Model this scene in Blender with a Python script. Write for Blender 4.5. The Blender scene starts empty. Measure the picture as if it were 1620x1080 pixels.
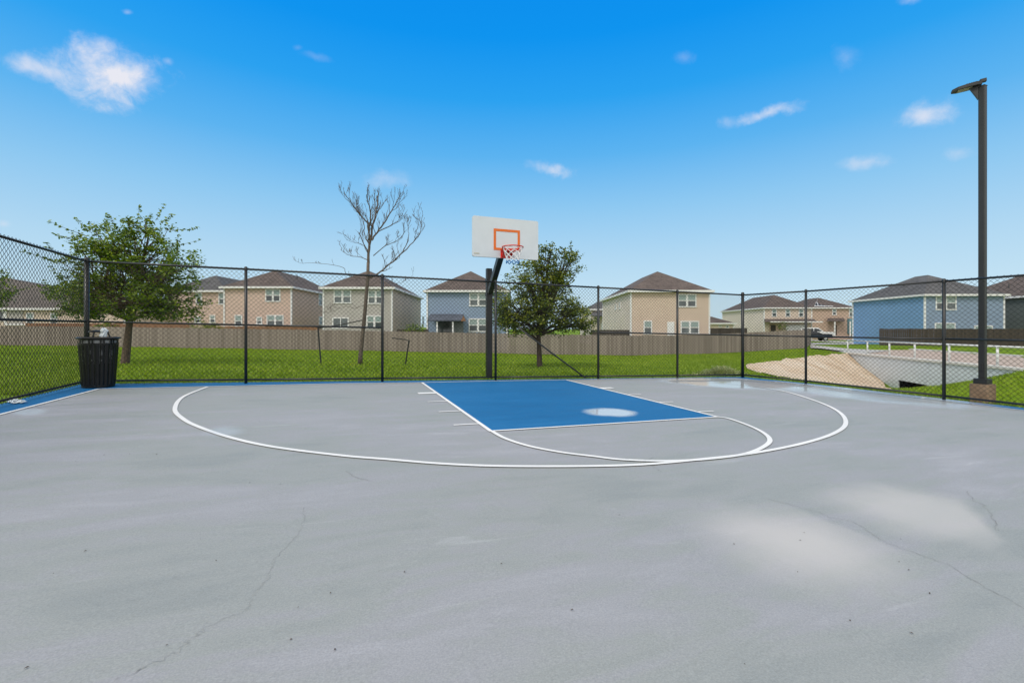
import bpy, math, random
import numpy as np
from mathutils import Vector, Matrix, noise as mnoise
random.seed(7); rng = np.random.default_rng(7)
S = bpy.context.scene
COL = S.collection
R_ = math.radians
# ------------------------------------------------------------------ camera frame (metres, z up)
CAM = Vector((-3.64, -10.92, 1.27)); YAW = .355; FPX = 714.0; HZ = 524.0
FW = Vector((math.sin(YAW), math.cos(YAW), 0)); RT = Vector((math.cos(YAW), -math.sin(YAW), 0)); UP = Vector((0, 0, 1))
AX, AY = -.019, .007                                  # drainage fall of the slab
def gz(x, y): return AX * max(-14, min(14, x)) + AY * max(-16, min(8, y))
def ad(a, d, z=0.0): p = CAM + RT * a + FW * d; return Vector((p.x, p.y, z))
def at(u, v, d): p = CAM + RT * ((u - 810) / FPX * d) + FW * d; return Vector((p.x, p.y, CAM.z + (HZ - v) / FPX * d))
def lat(u, d): return (u - 810) / FPX * d
def zv(v, d): return CAM.z + (HZ - v) / FPX * d
def G(u, v, dz=0.0):                                   # a point on the slab
    q = FW + RT * ((u - 810) / FPX) + UP * ((HZ - v) / FPX); n = Vector((-AX, -AY, 1))
    p = CAM + q * (-(n.dot(CAM)) / n.dot(q)); p.z += dz; return p
def smooth(x, a, b):
    t = max(0.0, min(1.0, (x - a) / (b - a))); return t * t * (3 - 2 * t)

# ------------------------------------------------------------------ materials
def s2l(c):
    return tuple((x / 255 / 12.92 if x / 255 <= .04045 else ((x / 255 + .055) / 1.055) ** 2.4) for x in c)
class NT:
    def __init__(s, tree): s.t = tree; s.n = tree.nodes; s.l = tree.links
    def new(s, typ, **kw):
        nd = s.n.new(typ)
        for k, v in kw.items():
            if k == 'ins':
                for i, val in v.items(): nd.inputs[i].default_value = val
            else: setattr(nd, k, v)
        return nd
    def link(s, a, b): s.l.new(a, b)
    def math(s, op, a, b=None, c=None, clamp=False):
        nd = s.new('ShaderNodeMath', operation=op, use_clamp=clamp)
        for i, x in enumerate((a, b, c)):
            if x is None: continue
            if isinstance(x, (int, float)): nd.inputs[i].default_value = x
            else: s.link(x, nd.inputs[i])
        return nd.outputs[0]
    def mix(s, f, a, b, blend='MIX'):
        nd = s.new('ShaderNodeMix', data_type='RGBA', blend_type=blend)
        for i, x in ((0, f), (6, a), (7, b)):
            if isinstance(x, (int, float)): nd.inputs[i].default_value = x
            elif isinstance(x, tuple): nd.inputs[i].default_value = (*x[:3], 1)
            else: s.link(x, nd.inputs[i])
        return nd.outputs[2]
    def noise(s, vec, scale, detail=3, rough=.5, dist=0.0):
        nd = s.new('ShaderNodeTexNoise'); nd.inputs['Scale'].default_value = scale; nd.inputs['Detail'].default_value = detail
        nd.inputs['Roughness'].default_value = rough; nd.inputs['Distortion'].default_value = dist
        if vec is not None: s.link(vec, nd.inputs['Vector'])
        return nd
    def ramp(s, f, stops, interp='LINEAR'):
        nd = s.new('ShaderNodeValToRGB'); cr = nd.color_ramp; cr.interpolation = interp
        while len(cr.elements) < len(stops): cr.elements.new(.5)
        for e, (p, c) in zip(cr.elements, stops):
            e.position = p; e.color = (*c[:3], 1) if isinstance(c, tuple) else (c, c, c, 1)
        s.link(f, nd.inputs[0]); return nd.outputs[0]
    def mapr(s, x, a, b, c=0.0, d=1.0, typ='SMOOTHSTEP'):
        nd = s.new('ShaderNodeMapRange', interpolation_type=typ)
        s.link(x, nd.inputs[0])
        for i, v in enumerate((a, b, c, d)): nd.inputs[i + 1].default_value = v
        return nd.outputs[0]
    def mapping(s, vec, loc=(0, 0, 0), rot=(0, 0, 0), sc=(1, 1, 1), typ='POINT'):
        nd = s.new('ShaderNodeMapping', vector_type=typ); s.link(vec, nd.inputs[0])
        nd.inputs[1].default_value = loc; nd.inputs[2].default_value = rot; nd.inputs[3].default_value = sc
        return nd.outputs[0]
def mat(name):
    m = bpy.data.materials.new(name); m.use_nodes = True; m.node_tree.nodes.clear()
    k = NT(m.node_tree); out = k.new('ShaderNodeOutputMaterial'); b = k.new('ShaderNodeBsdfPrincipled')
    k.link(b.outputs[0], out.inputs[0]); k.b = b; k.out = out; k.m = m
    k.geo = k.new('ShaderNodeNewGeometry'); k.pos = k.geo.outputs['Position']
    return k
def bump(k, h, strength=.3, dist=.01):
    nd = k.new('ShaderNodeBump'); nd.inputs['Strength'].default_value = strength; nd.inputs['Distance'].default_value = dist
    k.link(h, nd.inputs['Height']); k.link(nd.outputs[0], k.b.inputs['Normal'])
def plain(name, col, rough=.6, var=.12, scale=6, metal=0.0, bmp=0.0, spec=.5):
    k = mat(name); n = k.noise(k.pos, scale, 5, .6)
    lo = tuple(c * (1 - var) for c in col); hi = tuple(min(1, c * (1 + var)) for c in col)
    k.link(k.ramp(n.outputs[0], [(.3, lo), (.7, hi)]), k.b.inputs['Base Color'])
    k.b.inputs['Roughness'].default_value = rough; k.b.inputs['Metallic'].default_value = metal; k.b.inputs['Specular IOR Level'].default_value = spec
    if bmp: bump(k, k.noise(k.pos, scale * 8, 4).outputs[0], bmp, .01)
    return k.m
M = {}
M['black'] = plain('black_vinyl_steel', (.012, .014, .016), .38, .3, 3)
M['wire'] = plain('black_coated_wire', (.014, .015, .016), .45, .2, 3)
M['bin'] = plain('black_powder_coat', (.006, .007, .008), .36, .35, 9, spec=.3)
M['liner'] = plain('grey_bin_liner', (.30, .32, .33), .5, .25, 14)
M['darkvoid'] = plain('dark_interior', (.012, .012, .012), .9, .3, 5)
M['bag'] = plain('crumpled_clear_plastic', (.62, .68, .72), .2, .15, 25)
M['bronze'] = plain('dark_bronze_paint', (.018, .021, .023), .5, .2, 2)
M['lens'] = plain('lamp_lens', (.30, .28, .20), .35, .2, 20)
M['white_paint'] = plain('white_line_paint', (.78, .79, .80), .6, .07, 4)
M['white_trim'] = plain('white_trim', (.74, .75, .76), .55, .05, 3)
M['board'] = plain('white_backboard_steel', (.60, .65, .69), .4, .04, 2)
M['orange'] = plain('orange_target_paint', (.72, .15, .012), .5, .08, 5)
M['rim'] = plain('red_rim_paint', (.60, .022, .012), .4, .15, 8)
M['net'] = plain('white_net_cord', (.75, .75, .76), .8, .1, 30)
M['net_red'] = plain('red_net_cord', (.55, .05, .06), .8, .1, 30)
M['net_blue'] = plain('blue_net_cord', (.03, .18, .46), .8, .1, 30)
M['sticker'] = plain('beige_sticker', (.45, .43, .34), .5, .1, 40)
M['glass'] = None
M['galv'] = plain('pale_galvanised_rail', (.66, .68, .69), .45, .08, 5)
M['solar'] = plain('solar_panel_face', (.02, .02, .024), .6, .3, 2)
M['solar_frame'] = plain('aluminium_frame', (.82, .83, .84), .5, .05, 5)
M['tyre'] = plain('tyre_rubber', (.015, .015, .015), .8)
M['car_white'] = plain('white_car_paint', (.72, .73, .75), .2, .03, 2)
M['car_dark'] = plain('dark_car_paint', (.03, .033, .04), .2, .1, 2)
M['car_glass'] = plain('car_glass', (.02, .025, .03), .06)
M['rimmetal'] = plain('alloy', (.4, .41, .42), .3, .1, 5)
M['tail'] = plain('red_lens', (.4, .01, .01), .2)
M['bark'] = None
def glass():
    k = mat('window_glass'); n = k.noise(k.pos, .7, 2)
    k.link(k.ramp(n.outputs[0], [(.35, (.03, .04, .045)), (.65, (.10, .13, .135))]), k.b.inputs['Base Color'])
    k.b.inputs['Roughness'].default_value = .06; k.b.inputs['Specular IOR Level'].default_value = .9
    return k.m
M['glass'] = glass()
def blind():
    k = mat('pale_blind_behind_glass'); sx = k.new('ShaderNodeSeparateXYZ'); k.link(k.pos, sx.inputs[0])
    w = k.math('SINE', k.math('MULTIPLY', sx.outputs[2], 90.0))
    k.link(k.ramp(k.mapr(w, -1, 1), [(0, (.22, .30, .29)), (1, (.34, .43, .42))]), k.b.inputs['Base Color'])
    k.b.inputs['Roughness'].default_value = .12
    return k.m
M['blind'] = blind()
def bark(name, c0, c1):
    k = mat(name); mp = k.mapping(k.pos, sc=(14, 14, 3)); n = k.noise(mp, 2.2, 6, .65, .6)
    k.link(k.ramp(n.outputs[0], [(.3, c0), (.7, c1)]), k.b.inputs['Base Color']); k.b.inputs['Roughness'].default_value = .9
    bump(k, n.outputs[0], .9, .03); return k.m
M['bark'] = bark('oak_bark', (.05, .035, .026), (.20, .145, .11))
M['bark_dark'] = bark('dark_oak_bark', (.025, .018, .014), (.085, .06, .045))
M['bark_dead'] = bark('dead_bark', (.06, .047, .04), (.18, .145, .12))
def leaf(name, c0, c1, c2):
    k = mat(name); r = k.geo.outputs['Random Per Island']; n = k.noise(k.pos, 1.5, 2)
    f = k.math('ADD', k.math('MULTIPLY', r, .55), k.math('MULTIPLY', n.outputs[0], .6))
    col = k.ramp(f, [(.22, c0), (.55, c1), (.88, c2)])
    k.link(col, k.b.inputs['Base Color']); k.b.inputs['Roughness'].default_value = .45
    tr = k.new('ShaderNodeBsdfTranslucent'); mx = k.new('ShaderNodeMixShader'); mx.inputs[0].default_value = .30
    g = k.mix(1.0, col, (1.25, 1.3, .5), 'MULTIPLY'); k.link(g, tr.inputs[0])
    k.link(k.b.outputs[0], mx.inputs[1]); k.link(tr.outputs[0], mx.inputs[2]); k.link(mx.outputs[0], k.out.inputs[0])
    return k.m
M['leaf'] = leaf('live_oak_leaf', (.026, .055, .010), (.100, .18, .018), (.30, .37, .03))
M['leaf_dark'] = leaf('dark_oak_leaf', (.018, .038, .008), (.085, .135, .018), (.34, .36, .045))
M['leaf_lime'] = leaf('lime_shrub_leaf', (.06, .09, .01), (.14, .19, .02), (.28, .30, .03))
M['weed'] = leaf('pale_weed_leaf', (.14, .20, .05), (.32, .36, .14), (.60, .60, .38))
def siding(name, col, lap=.19, var=.10, side=None):
    k = mat(name); sx = k.new('ShaderNodeSeparateXYZ'); k.link(k.pos, sx.inputs[0])
    fr = k.math('FRACT', k.math('DIVIDE', sx.outputs[2], lap))
    n = k.noise(k.pos, .5, 4, .6); n2 = k.noise(k.mapping(k.pos, sc=(1, 1, 12)), 1.2, 3)
    c = k.ramp(k.math('ADD', k.math('MULTIPLY', n.outputs[0], .6), k.math('MULTIPLY', n2.outputs[0], .4)), [(.3, tuple(x * (1 - var) for x in col)), (.7, tuple(x * (1 + var) for x in col))])
    k.link(c, k.b.inputs['Base Color']); k.b.inputs['Roughness'].default_value = .7
    bump(k, fr, .8, .025); return k.m
def brick(name, c1, c2, mortar):
    k = mat(name); sx = k.new('ShaderNodeSeparateXYZ'); k.link(k.pos, sx.inputs[0])
    cx = k.new('ShaderNodeCombineXYZ'); k.link(k.math('ADD', sx.outputs[0], sx.outputs[1]), cx.inputs[0]); k.link(sx.outputs[2], cx.inputs[1])
    b = k.new('ShaderNodeTexBrick'); k.link(cx.outputs[0], b.inputs['Vector']); b.inputs['Scale'].default_value = 2.2
    b.inputs['Color1'].default_value = (*c1, 1); b.inputs['Color2'].default_value = (*c2, 1); b.inputs['Mortar'].default_value = (*mortar, 1); b.inputs['Mortar Size'].default_value = .012
    n = k.noise(k.pos, .6, 4)
    k.link(k.mix(.35, b.outputs[0], k.ramp(n.outputs[0], [(.3, c1), (.7, c2)])), k.b.inputs['Base Color']); k.b.inputs['Roughness'].default_value = .85
    return k.m
M['w_rose'] = siding('rose_tan_siding', (.61, .465, .40))
M['w_grey'] = siding('warm_grey_siding', (.46, .44, .425))
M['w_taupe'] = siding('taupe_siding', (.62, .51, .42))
M['w_blue'] = siding('slate_blue_siding', (.25, .335, .475))
M['w_blue_lit'] = siding('lit_blue_siding', (.19, .35, .60))  # sunlit left wall of the blue house, its light put into the colour
M['w_tan'] = brick('tan_brick', (.545, .425, .345), (.63, .51, .425), (.66, .58, .51))
M['w_cream'] = siding('cream_siding', (.66, .55, .46))
M['w_brown'] = brick('brown_pink_brick', (.45, .32, .255), (.53, .385, .31), (.56, .47, .40))
M['w_green'] = siding('green_grey_siding', (.12, .14, .14))
M['w_pale'] = siding('pale_siding', (.75, .65, .59))
M['teal'] = siding('teal_porch_siding', (.13, .27, .33))
def shingle(name, c0, c1):
    k = mat(name); n = k.noise(k.pos, 1.1, 6, .7); sx = k.new('ShaderNodeSeparateXYZ'); k.link(k.pos, sx.inputs[0])
    n2 = k.noise(k.mapping(k.pos, sc=(3, 3, 16)), 2.0, 2)
    f = k.math('ADD', k.math('MULTIPLY', n.outputs[0], .5), k.math('MULTIPLY', n2.outputs[0], .5))
    k.link(k.ramp(f, [(.34, tuple(x * .85 for x in c0)), (.66, tuple(x * 1.2 for x in c1))]), k.b.inputs['Base Color']); k.b.inputs['Roughness'].default_value = .9
    bump(k, k.math('FRACT', k.math('MULTIPLY', sx.outputs[2], 9.0)), .6, .02); return k.m
M['roof'] = shingle('brown_shingle', (.052, .040, .037), (.122, .096, .088))
M['roof2'] = shingle('grey_brown_shingle', (.060, .052, .048), (.13, .113, .104))
M['roof3'] = shingle('slate_grey_shingle', (.048, .048, .052), (.105, .105, .112))
M['roof_blue'] = shingle('blue_grey_patio_roof', (.05, .06, .085), (.09, .105, .14))
def wood(name, c0, c1, pitch=.14):
    k = mat(name); r = k.geo.outputs['Random Per Island']; n = k.noise(k.mapping(k.pos, sc=(9, 9, .9)), 2.0, 5, .6)
    f = k.math('ADD', k.math('MULTIPLY', r, .55), k.math('MULTIPLY', n.outputs[0], .45))
    lf = k.noise(k.mapping(k.pos, sc=(1, 1, .3)), .35, 5, .7); f = k.math('ADD', k.math('MULTIPLY', f, .65), k.math('MULTIPLY', lf.outputs[0], .4))
    k.link(k.ramp(f, [(.2, c0), (.8, c1)]), k.b.inputs['Base Color']); k.b.inputs['Roughness'].default_value = .9
    bump(k, n.outputs[0], .4, .01); return k.m
M['wood'] = wood('weathered_cedar', (.148, .122, .107), (.31, .264, .236))
M['wood_red'] = wood('reddish_cedar', (.17, .085, .045), (.30, .17, .10))
M['wood_dark'] = wood('dark_stained_boards', (.032, .026, .021), (.068, .055, .046))
def concrete(name, c0, c1, sc=1.5):
    k = mat(name); n = k.noise(k.pos, sc, 8, .7, .4); n2 = k.noise(k.mapping(k.pos, sc=(2, 2, .35)), 3, 4)
    f = k.math('ADD', k.math('MULTIPLY', n.outputs[0], .6), k.math('MULTIPLY', n2.outputs[0], .4))
    k.link(k.ramp(f, [(.3, c0), (.7, c1)]), k.b.inputs['Base Color']); k.b.inputs['Roughness'].default_value = .85
    bump(k, k.noise(k.pos, 60, 4).outputs[0], .25, .01); return k.m
M['conc'] = concrete('headwall_concrete', (.48, .53, .57), (.68, .73, .77))
M['conc_tan'] = concrete('stained_tan_concrete', (.21, .135, .085), (.37, .26, .17), 3)
M['coping'] = concrete('pale_coping_concrete', (.55, .54, .51), (.70, .69, .66))
M['road'] = concrete('pinkish_road', (.34, .265, .215), (.46, .375, .315), 1)
M['street'] = concrete('grey_street', (.34, .335, .32), (.46, .45, .43), 1)

# court coating --------------------------------------------------------------------------------
BATHS = []   # (centre, rx, ry, rot, soft, strength, kind)
def bath(p0, p1, p2, p3, soft, strength, wet, clip=None):
    """a bird-bath stain or puddle: left, right, far and near ends on the slab"""
    a, b, c, d = (G(*p) for p in (p0, p1, p2, p3)); e = (b - a); w = (d - c)
    BATHS.append((((a + b) / 2 * .5 + (c + d) / 2 * .5), e.length / 2, w.length / 2, math.atan2(e.y, e.x), soft, strength, wet, clip))
bath((918, 653), (1012, 653), (965, 644.5), (965, 660), .45, 1.0, 1.0)       # on the blue key
bath((1040, 604), (1330, 612), (1150, 597), (1160, 614), .35, .75, 1.0)      # back corner puddle
bath((1190, 606), (1615, 652), (1400, 614), (1385, 634), .5, .75, .9)       # along the right edge
bath((1060, 850), (1490, 885), (1240, 782), (1290, 940), .95, .80, .15, ((1255, 800), (1420, 865)))
bath((1285, 812), (1660, 822), (1450, 766), (1470, 862), .85, .66, .15, ((1530, 776), (1578, 850)))
bath((10, 655), (85, 648), (50, 645), (35, 659), .6, .5, .5)
bath((310, 686), (400, 678), (365, 670), (335, 693), .7, .32, .5)
def court_mat(name, blue=False, paint=False):
    k = mat(name); pos = k.pos
    big = k.noise(k.mapping(pos, rot=(0, 0, .30), sc=(.45, 1.5, 1)), .55, 4, .6, .5)
    mid = k.noise(k.mapping(pos, rot=(0, 0, .25), sc=(.6, 2.2, 1)), 1.9, 5, .6, .8)
    fine = k.noise(pos, 120, 3, .7)
    grain = k.noise(k.mapping(pos, rot=(0, 0, .9), sc=(1, 7, 1)), 60, 3, .7)
    f = k.math('ADD', k.math('MULTIPLY', big.outputs[0], .55), k.math('MULTIPLY', mid.outputs[0], .45))
    if paint:
        chip = k.noise(pos, 11, 7, .72)
        c = k.mix(k.math('MULTIPLY', k.mapr(chip.outputs[0], .58, .72), .5), k.ramp(f, [(.35, (.70, .71, .72)), (.65, (.80, .80, .80))]), (.42, .44, .46))
    elif blue: c = k.ramp(f, [(.33, (.002, .108, .285)), (.52, (.003, .126, .325)), (.68, (.012, .150, .37))])
    else: c = k.ramp(f, [(.34, (.252, .272, .273)), (.46, (.286, .304, .303)), (.54, (.300, .308, .330)), (.66, (.338, .345, .378))])
    if not blue and not paint:
        # worn pale scuffs
        sc = k.noise(k.mapping(pos, rot=(0, 0, .22), sc=(.5, 3.2, 1)), 1.3, 6, .65, 1.2)
        c = k.mix(k.math('MULTIPLY', k.mapr(sc.outputs[0], .60, .78), .45), c, (.46, .47, .50))
    c = k.mix(.30, c, k.ramp(fine.outputs[0], [(.3, .55), (.7, 1.45)]), 'MULTIPLY') if not paint else c
    c = k.mix(.20, c, k.ramp(grain.outputs[0], [(.35, .6), (.65, 1.4)]), 'MULTIPLY') if not paint else c
    wet = None
    wob = k.noise(pos, 1.1, 9, .62); off = k.new('ShaderNodeVectorMath', operation='SUBTRACT'); k.link(wob.outputs[1], off.inputs[0]); off.inputs[1].default_value = (.5, .5, .5)
    for ctr, rx, ry, rot, soft, st, wt, clip in BATHS:
        v = k.mapping(pos, (ctr.x, ctr.y, ctr.z), (0, 0, rot), (rx, ry, 1), 'TEXTURE')
        ad_ = k.new('ShaderNodeVectorMath', operation='MULTIPLY_ADD'); k.link(off.outputs[0], ad_.inputs[0]); ad_.inputs[1].default_value = (.75, .75, 0); k.link(v, ad_.inputs[2])
        fl = k.new('ShaderNodeVectorMath', operation='MULTIPLY'); k.link(ad_.outputs[0], fl.inputs[0]); fl.inputs[1].default_value = (1, 1, 0)
        ln = k.new('ShaderNodeVectorMath', operation='LENGTH'); k.link(fl.outputs[0], ln.inputs[0])
        msk = k.mapr(ln.outputs[1], 1.0, 1.0 - soft)
        if clip:                                       # a crisp tide line on the far right side
            p, q = G(*clip[0]), G(*clip[1]); nn = Vector((-(q - p).y, (q - p).x, 0)).normalized(); nn = nn if nn.dot(ctr - p) > 0 else -nn
            dp = k.new('ShaderNodeVectorMath', operation='DOT_PRODUCT'); k.link(pos, dp.inputs[0]); dp.inputs[1].default_value = nn
            w_ = k.math('MULTIPLY', k.math('SUBTRACT', wob.outputs[0], .5), .35)
            msk = k.math('MULTIPLY', msk, k.mapr(k.math('SUBTRACT', k.math('ADD', dp.outputs[1], w_), nn.dot(p)), -.03, .07))
        silt_sheen = (.60, .65, .70) if wt > .3 else (.50, .485, .475)  # wet patches: pale sky reflection put into the colour; dry ones: silt
        c = k.mix(k.math('MULTIPLY', msk, st * (.8 if wt > .3 else 1)), c, silt_sheen)
        if wt > .3:
            w = k.math('MULTIPLY', msk, wt); wet = w if wet is None else k.math('MAXIMUM', wet, w)
    k.b.inputs['Specular IOR Level'].default_value = .32
    k.link(c, k.b.inputs['Base Color'])
    rr = k.ramp(f, [(.3, .52), (.7, .66)])
    k.link(k.mix(wet, rr, (.035, .035, .035)), k.b.inputs['Roughness'])
    nd = k.new('ShaderNodeBump'); nd.inputs['Distance'].default_value = .004
    k.link(k.math('MULTIPLY', k.math('SUBTRACT', 1.0, wet), .30), nd.inputs['Strength'])
    k.link(k.math('ADD', fine.outputs[0], grain.outputs[0]), nd.inputs['Height']); k.link(nd.outputs[0], k.b.inputs['Normal'])
    return k.m
M['court'] = court_mat('grey_court_coating'); M['court_blue'] = court_mat('blue_court_coating', True); M['court_paint'] = court_mat('white_court_paint', paint=True)
def ground_mat():
    k = mat('lawn_grass'); n = k.noise(k.pos, .22, 5, .6, .4); n2 = k.noise(k.pos, 1.6, 5, .7); n3 = k.noise(k.pos, 28, 3, .7)
    f = k.math('ADD', k.math('MULTIPLY', n.outputs[0], .5), k.math('MULTIPLY', n2.outputs[0], .5))
    c = k.ramp(f, [(.30, (.078, .145, .008)), (.48, (.14, .235, .010)), (.60, (.185, .28, .012)), (.74, (.20, .25, .03))])
    c = k.mix(.5, c, k.ramp(n3.outputs[0], [(.3, .45), (.7, 1.5)]), 'MULTIPLY')
    dry = k.noise(k.pos, .5, 5, .7, .8)
    c = k.mix(k.math('MULTIPLY', k.mapr(dry.outputs[0], .62, .76), .55), c, (.26, .23, .07))
    k.link(c, k.b.inputs['Base Color']); k.b.inputs['Roughness'].default_value = .9; k.b.inputs['Specular IOR Level'].default_value = .15
    bump(k, k.math('ADD', n3.outputs[0], n2.outputs[0]), .8, .06); return k.m
M['lawn'] = ground_mat()
def dirt_mat():
    k = mat('sandy_dirt'); n = k.noise(k.pos, .35, 6, .65, .6); n2 = k.noise(k.pos, 3, 6, .7); n3 = k.noise(k.pos, 18, 4, .7)
    f = k.math('ADD', k.math('MULTIPLY', n.outputs[0], .65), k.math('MULTIPLY', n2.outputs[0], .35))
    c = k.ramp(f, [(.32, (.42, .29, .18)), (.47, (.58, .45, .32)), (.60, (.66, .55, .43)), (.75, (.70, .63, .53))])
    c = k.mix(.35, c, k.ramp(n3.outputs[0], [(.3, .5), (.7, 1.4)]), 'MULTIPLY')
    k.link(c, k.b.inputs['Base Color']); k.b.inputs['Roughness'].default_value = .95; bump(k, k.math('ADD', n2.outputs[0], n3.outputs[0]), .8, .05); return k.m
M['dirt'] = dirt_mat()
def blade_mat():
    k = mat('grass_blades'); r = k.geo.outputs['Random Per Island']; n = k.noise(k.pos, .35, 4, .6)
    n2 = k.noise(k.pos, .9, 5, .7, .6); f = k.math('ADD', k.math('MULTIPLY', r, .34), k.math('ADD', k.math('MULTIPLY', n.outputs[0], .42), k.math('MULTIPLY', n2.outputs[0], .30)))
    col = k.ramp(f, [(.22, (.080, .150, .006)), (.5, (.20, .315, .010)), (.70, (.31, .41, .018)), (.85, (.34, .34, .08))])
    k.link(col, k.b.inputs['Base Color']); k.b.inputs['Roughness'].default_value = .6
    tr = k.new('ShaderNodeBsdfTranslucent'); k.link(col, tr.inputs[0]); mx = k.new('ShaderNodeMixShader'); mx.inputs[0].default_value = .3
    k.link(k.b.outputs[0], mx.inputs[1]); k.link(tr.outputs[0], mx.inputs[2]); k.link(mx.outputs[0], k.out.inputs[0]); return k.m
M['blade'] = blade_mat()

# ------------------------------------------------------------------ mesh building
class MB:
    def __init__(s): s.v = []; s.f = []
    def face(s, pts): i = len(s.v); s.v += [Vector(p) for p in pts]; s.f.append(tuple(range(i, i + len(pts))))
    def hexa(s, p):                                    # 8 points: bottom ring then top ring
        i = len(s.v); s.v += [Vector(q) for q in p]
        s.f += [tuple(i + j for j in q) for q in ((3, 2, 1, 0), (4, 5, 6, 7), (0, 1, 5, 4), (1, 2, 6, 5), (2, 3, 7, 6), (3, 0, 4, 7))]
        return s
    def box(s, c, X, Y, Z):                            # centre and half axes
        c = Vector(c); X = Vector(X); Y = Vector(Y); Z = Vector(Z)
        return s.hexa([c - X - Y - Z, c + X - Y - Z, c + X + Y - Z, c - X + Y - Z, c - X - Y + Z, c + X - Y + Z, c + X + Y + Z, c - X + Y + Z])
    def cbox(s, c, X, Y, Z, b=.008):                   # box with chamfered long edges (Z axis)
        c = Vector(c); X = Vector(X); Y = Vector(Y); Z = Vector(Z); bx = X.normalized() * b; by = Y.normalized() * b
        ring = [-X - Y + bx, X - Y - bx, X - Y + by, X + Y - by, X + Y - bx, -X + Y + bx, -X + Y - by, -X - Y + by]
        i = len(s.v); n = 8
        s.v += [c + r - Z for r in ring] + [c + r + Z for r in ring]
        s.f += [(i + j, i + (j + 1) % n, i + n + (j + 1) % n, i + n + j) for j in range(n)] + [tuple(i + n + j for j in range(n)), tuple(i + n - 1 - j for j in range(n))]
        return s
    def tube(s, pts, r, n=6, cap=True):
        pts = [Vector(p) for p in pts]; m = len(pts); rr = r if isinstance(r, (list, tuple)) else [r] * m
        base = len(s.v); prev = None
        for i, p in enumerate(pts):
            t = (pts[min(i + 1, m - 1)] - pts[max(i - 1, 0)]);
            if t.length < 1e-9: t = Vector((0, 0, 1))
            t.normalize()
            if prev is None:
                ref = Vector((1, 0, 0)) if abs(t.x) < .8 else Vector((0, 1, 0)); x = t.cross(ref).normalized()
            else: x = (prev - t * prev.dot(t)).normalized()
            prev = x; y = t.cross(x)
            for j in range(n):
                a = 2 * math.pi * j / n; s.v.append(p + (x * math.cos(a) + y * math.sin(a)) * rr[i])
        for i in range(m - 1):
            for j in range(n):
                a = base + i * n + j; b = base + i * n + (j + 1) % n; s.f.append((a, b, b + n, a + n))
        if cap: s.f.append(tuple(base + n - 1 - j for j in range(n))); s.f.append(tuple(base + (m - 1) * n + j for j in range(n)))
        return s
    def lathe(s, c, prof, n=32):
        c = Vector(c); base = len(s.v); m = len(prof)
        for r, z in prof:
            for j in range(n): a = 2 * math.pi * j / n; s.v.append(c + Vector((r * math.cos(a), r * math.sin(a), z)))
        for i in range(m - 1):
            for j in range(n):
                a = base + i * n + j; b = base + i * n + (j + 1) % n; s.f.append((a, b, b + n, a + n))
        return s
    def build(s, name, m, parent=None, smooth_=False):
        off = root_loc(parent) if parent is not None else Vector((0, 0, 0))
        me = bpy.data.meshes.new(name); me.from_pydata([tuple(v - off) for v in s.v], [], s.f); me.materials.append(m)
        if smooth_:
            for p in me.polygons: p.use_smooth = True
        o = bpy.data.objects.new(name, me); COL.objects.link(o)
        if parent is not None: o.parent = parent
        return o
def root_loc(o):
    v = Vector((0, 0, 0))
    while o is not None: v = v + o.location; o = o.parent
    return v
def rebase(o, loc):                                    # move a lone mesh's origin to its base
    loc = Vector(loc); o.data.transform(Matrix.Translation(-loc)); o.location = loc
def tag(o, label, cat, group=None, kind=None):
    o['label'] = label; o['category'] = cat
    if group: o['group'] = group
    if kind: o['kind'] = kind
    return o
def thing(name, loc, label, cat, group=None):
    o = bpy.data.objects.new(name, None); COL.objects.link(o); o.location = loc; o.empty_display_size = .2
    return tag(o, label, cat, group)
def npmesh(name, verts, faces, m, parent=None, n=3):
    me = bpy.data.meshes.new(name); off = np.array(root_loc(parent)) if parent is not None else 0
    verts = (np.asarray(verts, float) - off).astype(np.float32); faces = np.asarray(faces, np.int32)
    me.vertices.add(len(verts)); me.vertices.foreach_set('co', verts.ravel())
    me.loops.add(faces.size); me.loops.foreach_set('vertex_index', faces.ravel())
    me.polygons.add(len(faces)); me.polygons.foreach_set('loop_start', np.arange(0, faces.size, n, dtype=np.int32))
    me.update(calc_edges=True); me.materials.append(m)
    o = bpy.data.objects.new(name, me); COL.objects.link(o)
    if parent is not None: o.parent = parent
    return o

# ------------------------------------------------------------------ terrain
UF = [-200, 0, 350, 600, 850, 1000, 1150, 1270, 1340, 1420, 1900]
ZF = [.10, -.06, -.36, -.60, -.92, -1.03, -.88, -.50, -.58, -.36, -.30]
CX0, CX1, CY0, CY1 = -9.0, 8.55, -24, .3
FENCE_L = [(-8.40, -6.0), (-8.50, -1.85), (-8.80, .78)]
EDGE0 = (11.3, 22.0); EDGE1 = (28.2, 38.0)
def chan(a, d):
    ex, ey = EDGE1[0] - EDGE0[0], EDGE1[1] - EDGE0[1]; L = math.hypot(ex, ey)
    return ((a - EDGE0[0]) * ex + (d - EDGE0[1]) * ey) / L / L, ((a - EDGE0[0]) * ey - (d - EDGE0[1]) * ex) / L
BTOP = [(8.9, 15.4), (11.3, 22), (17, 27.4), (22.6, 32.7), (28.2, 38)]; BBOT = [(9.7, 13.4), (12.6, 15.6), (17.6, 20.6), (23, 27.6), (27.05, 32.9)]
def road_a(d): return 24.5 + (d - 22.6) * (28.3 - 24.5) / (38 - 22.6)       # lateral of the rail line
def zfar(a, d):
    u = 810 + FPX * a / max(d, 12); z = float(np.interp(u, UF, ZF)); return z + .010 * max(0, d - 44) * (1 if u < 700 else .6)
def inside_court(x, y, m=0.0):
    yf = .17 - .066 * x; return (-8.80 + m < x < 8.75 - m) and (-26 < y < yf + .12 - m)
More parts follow.
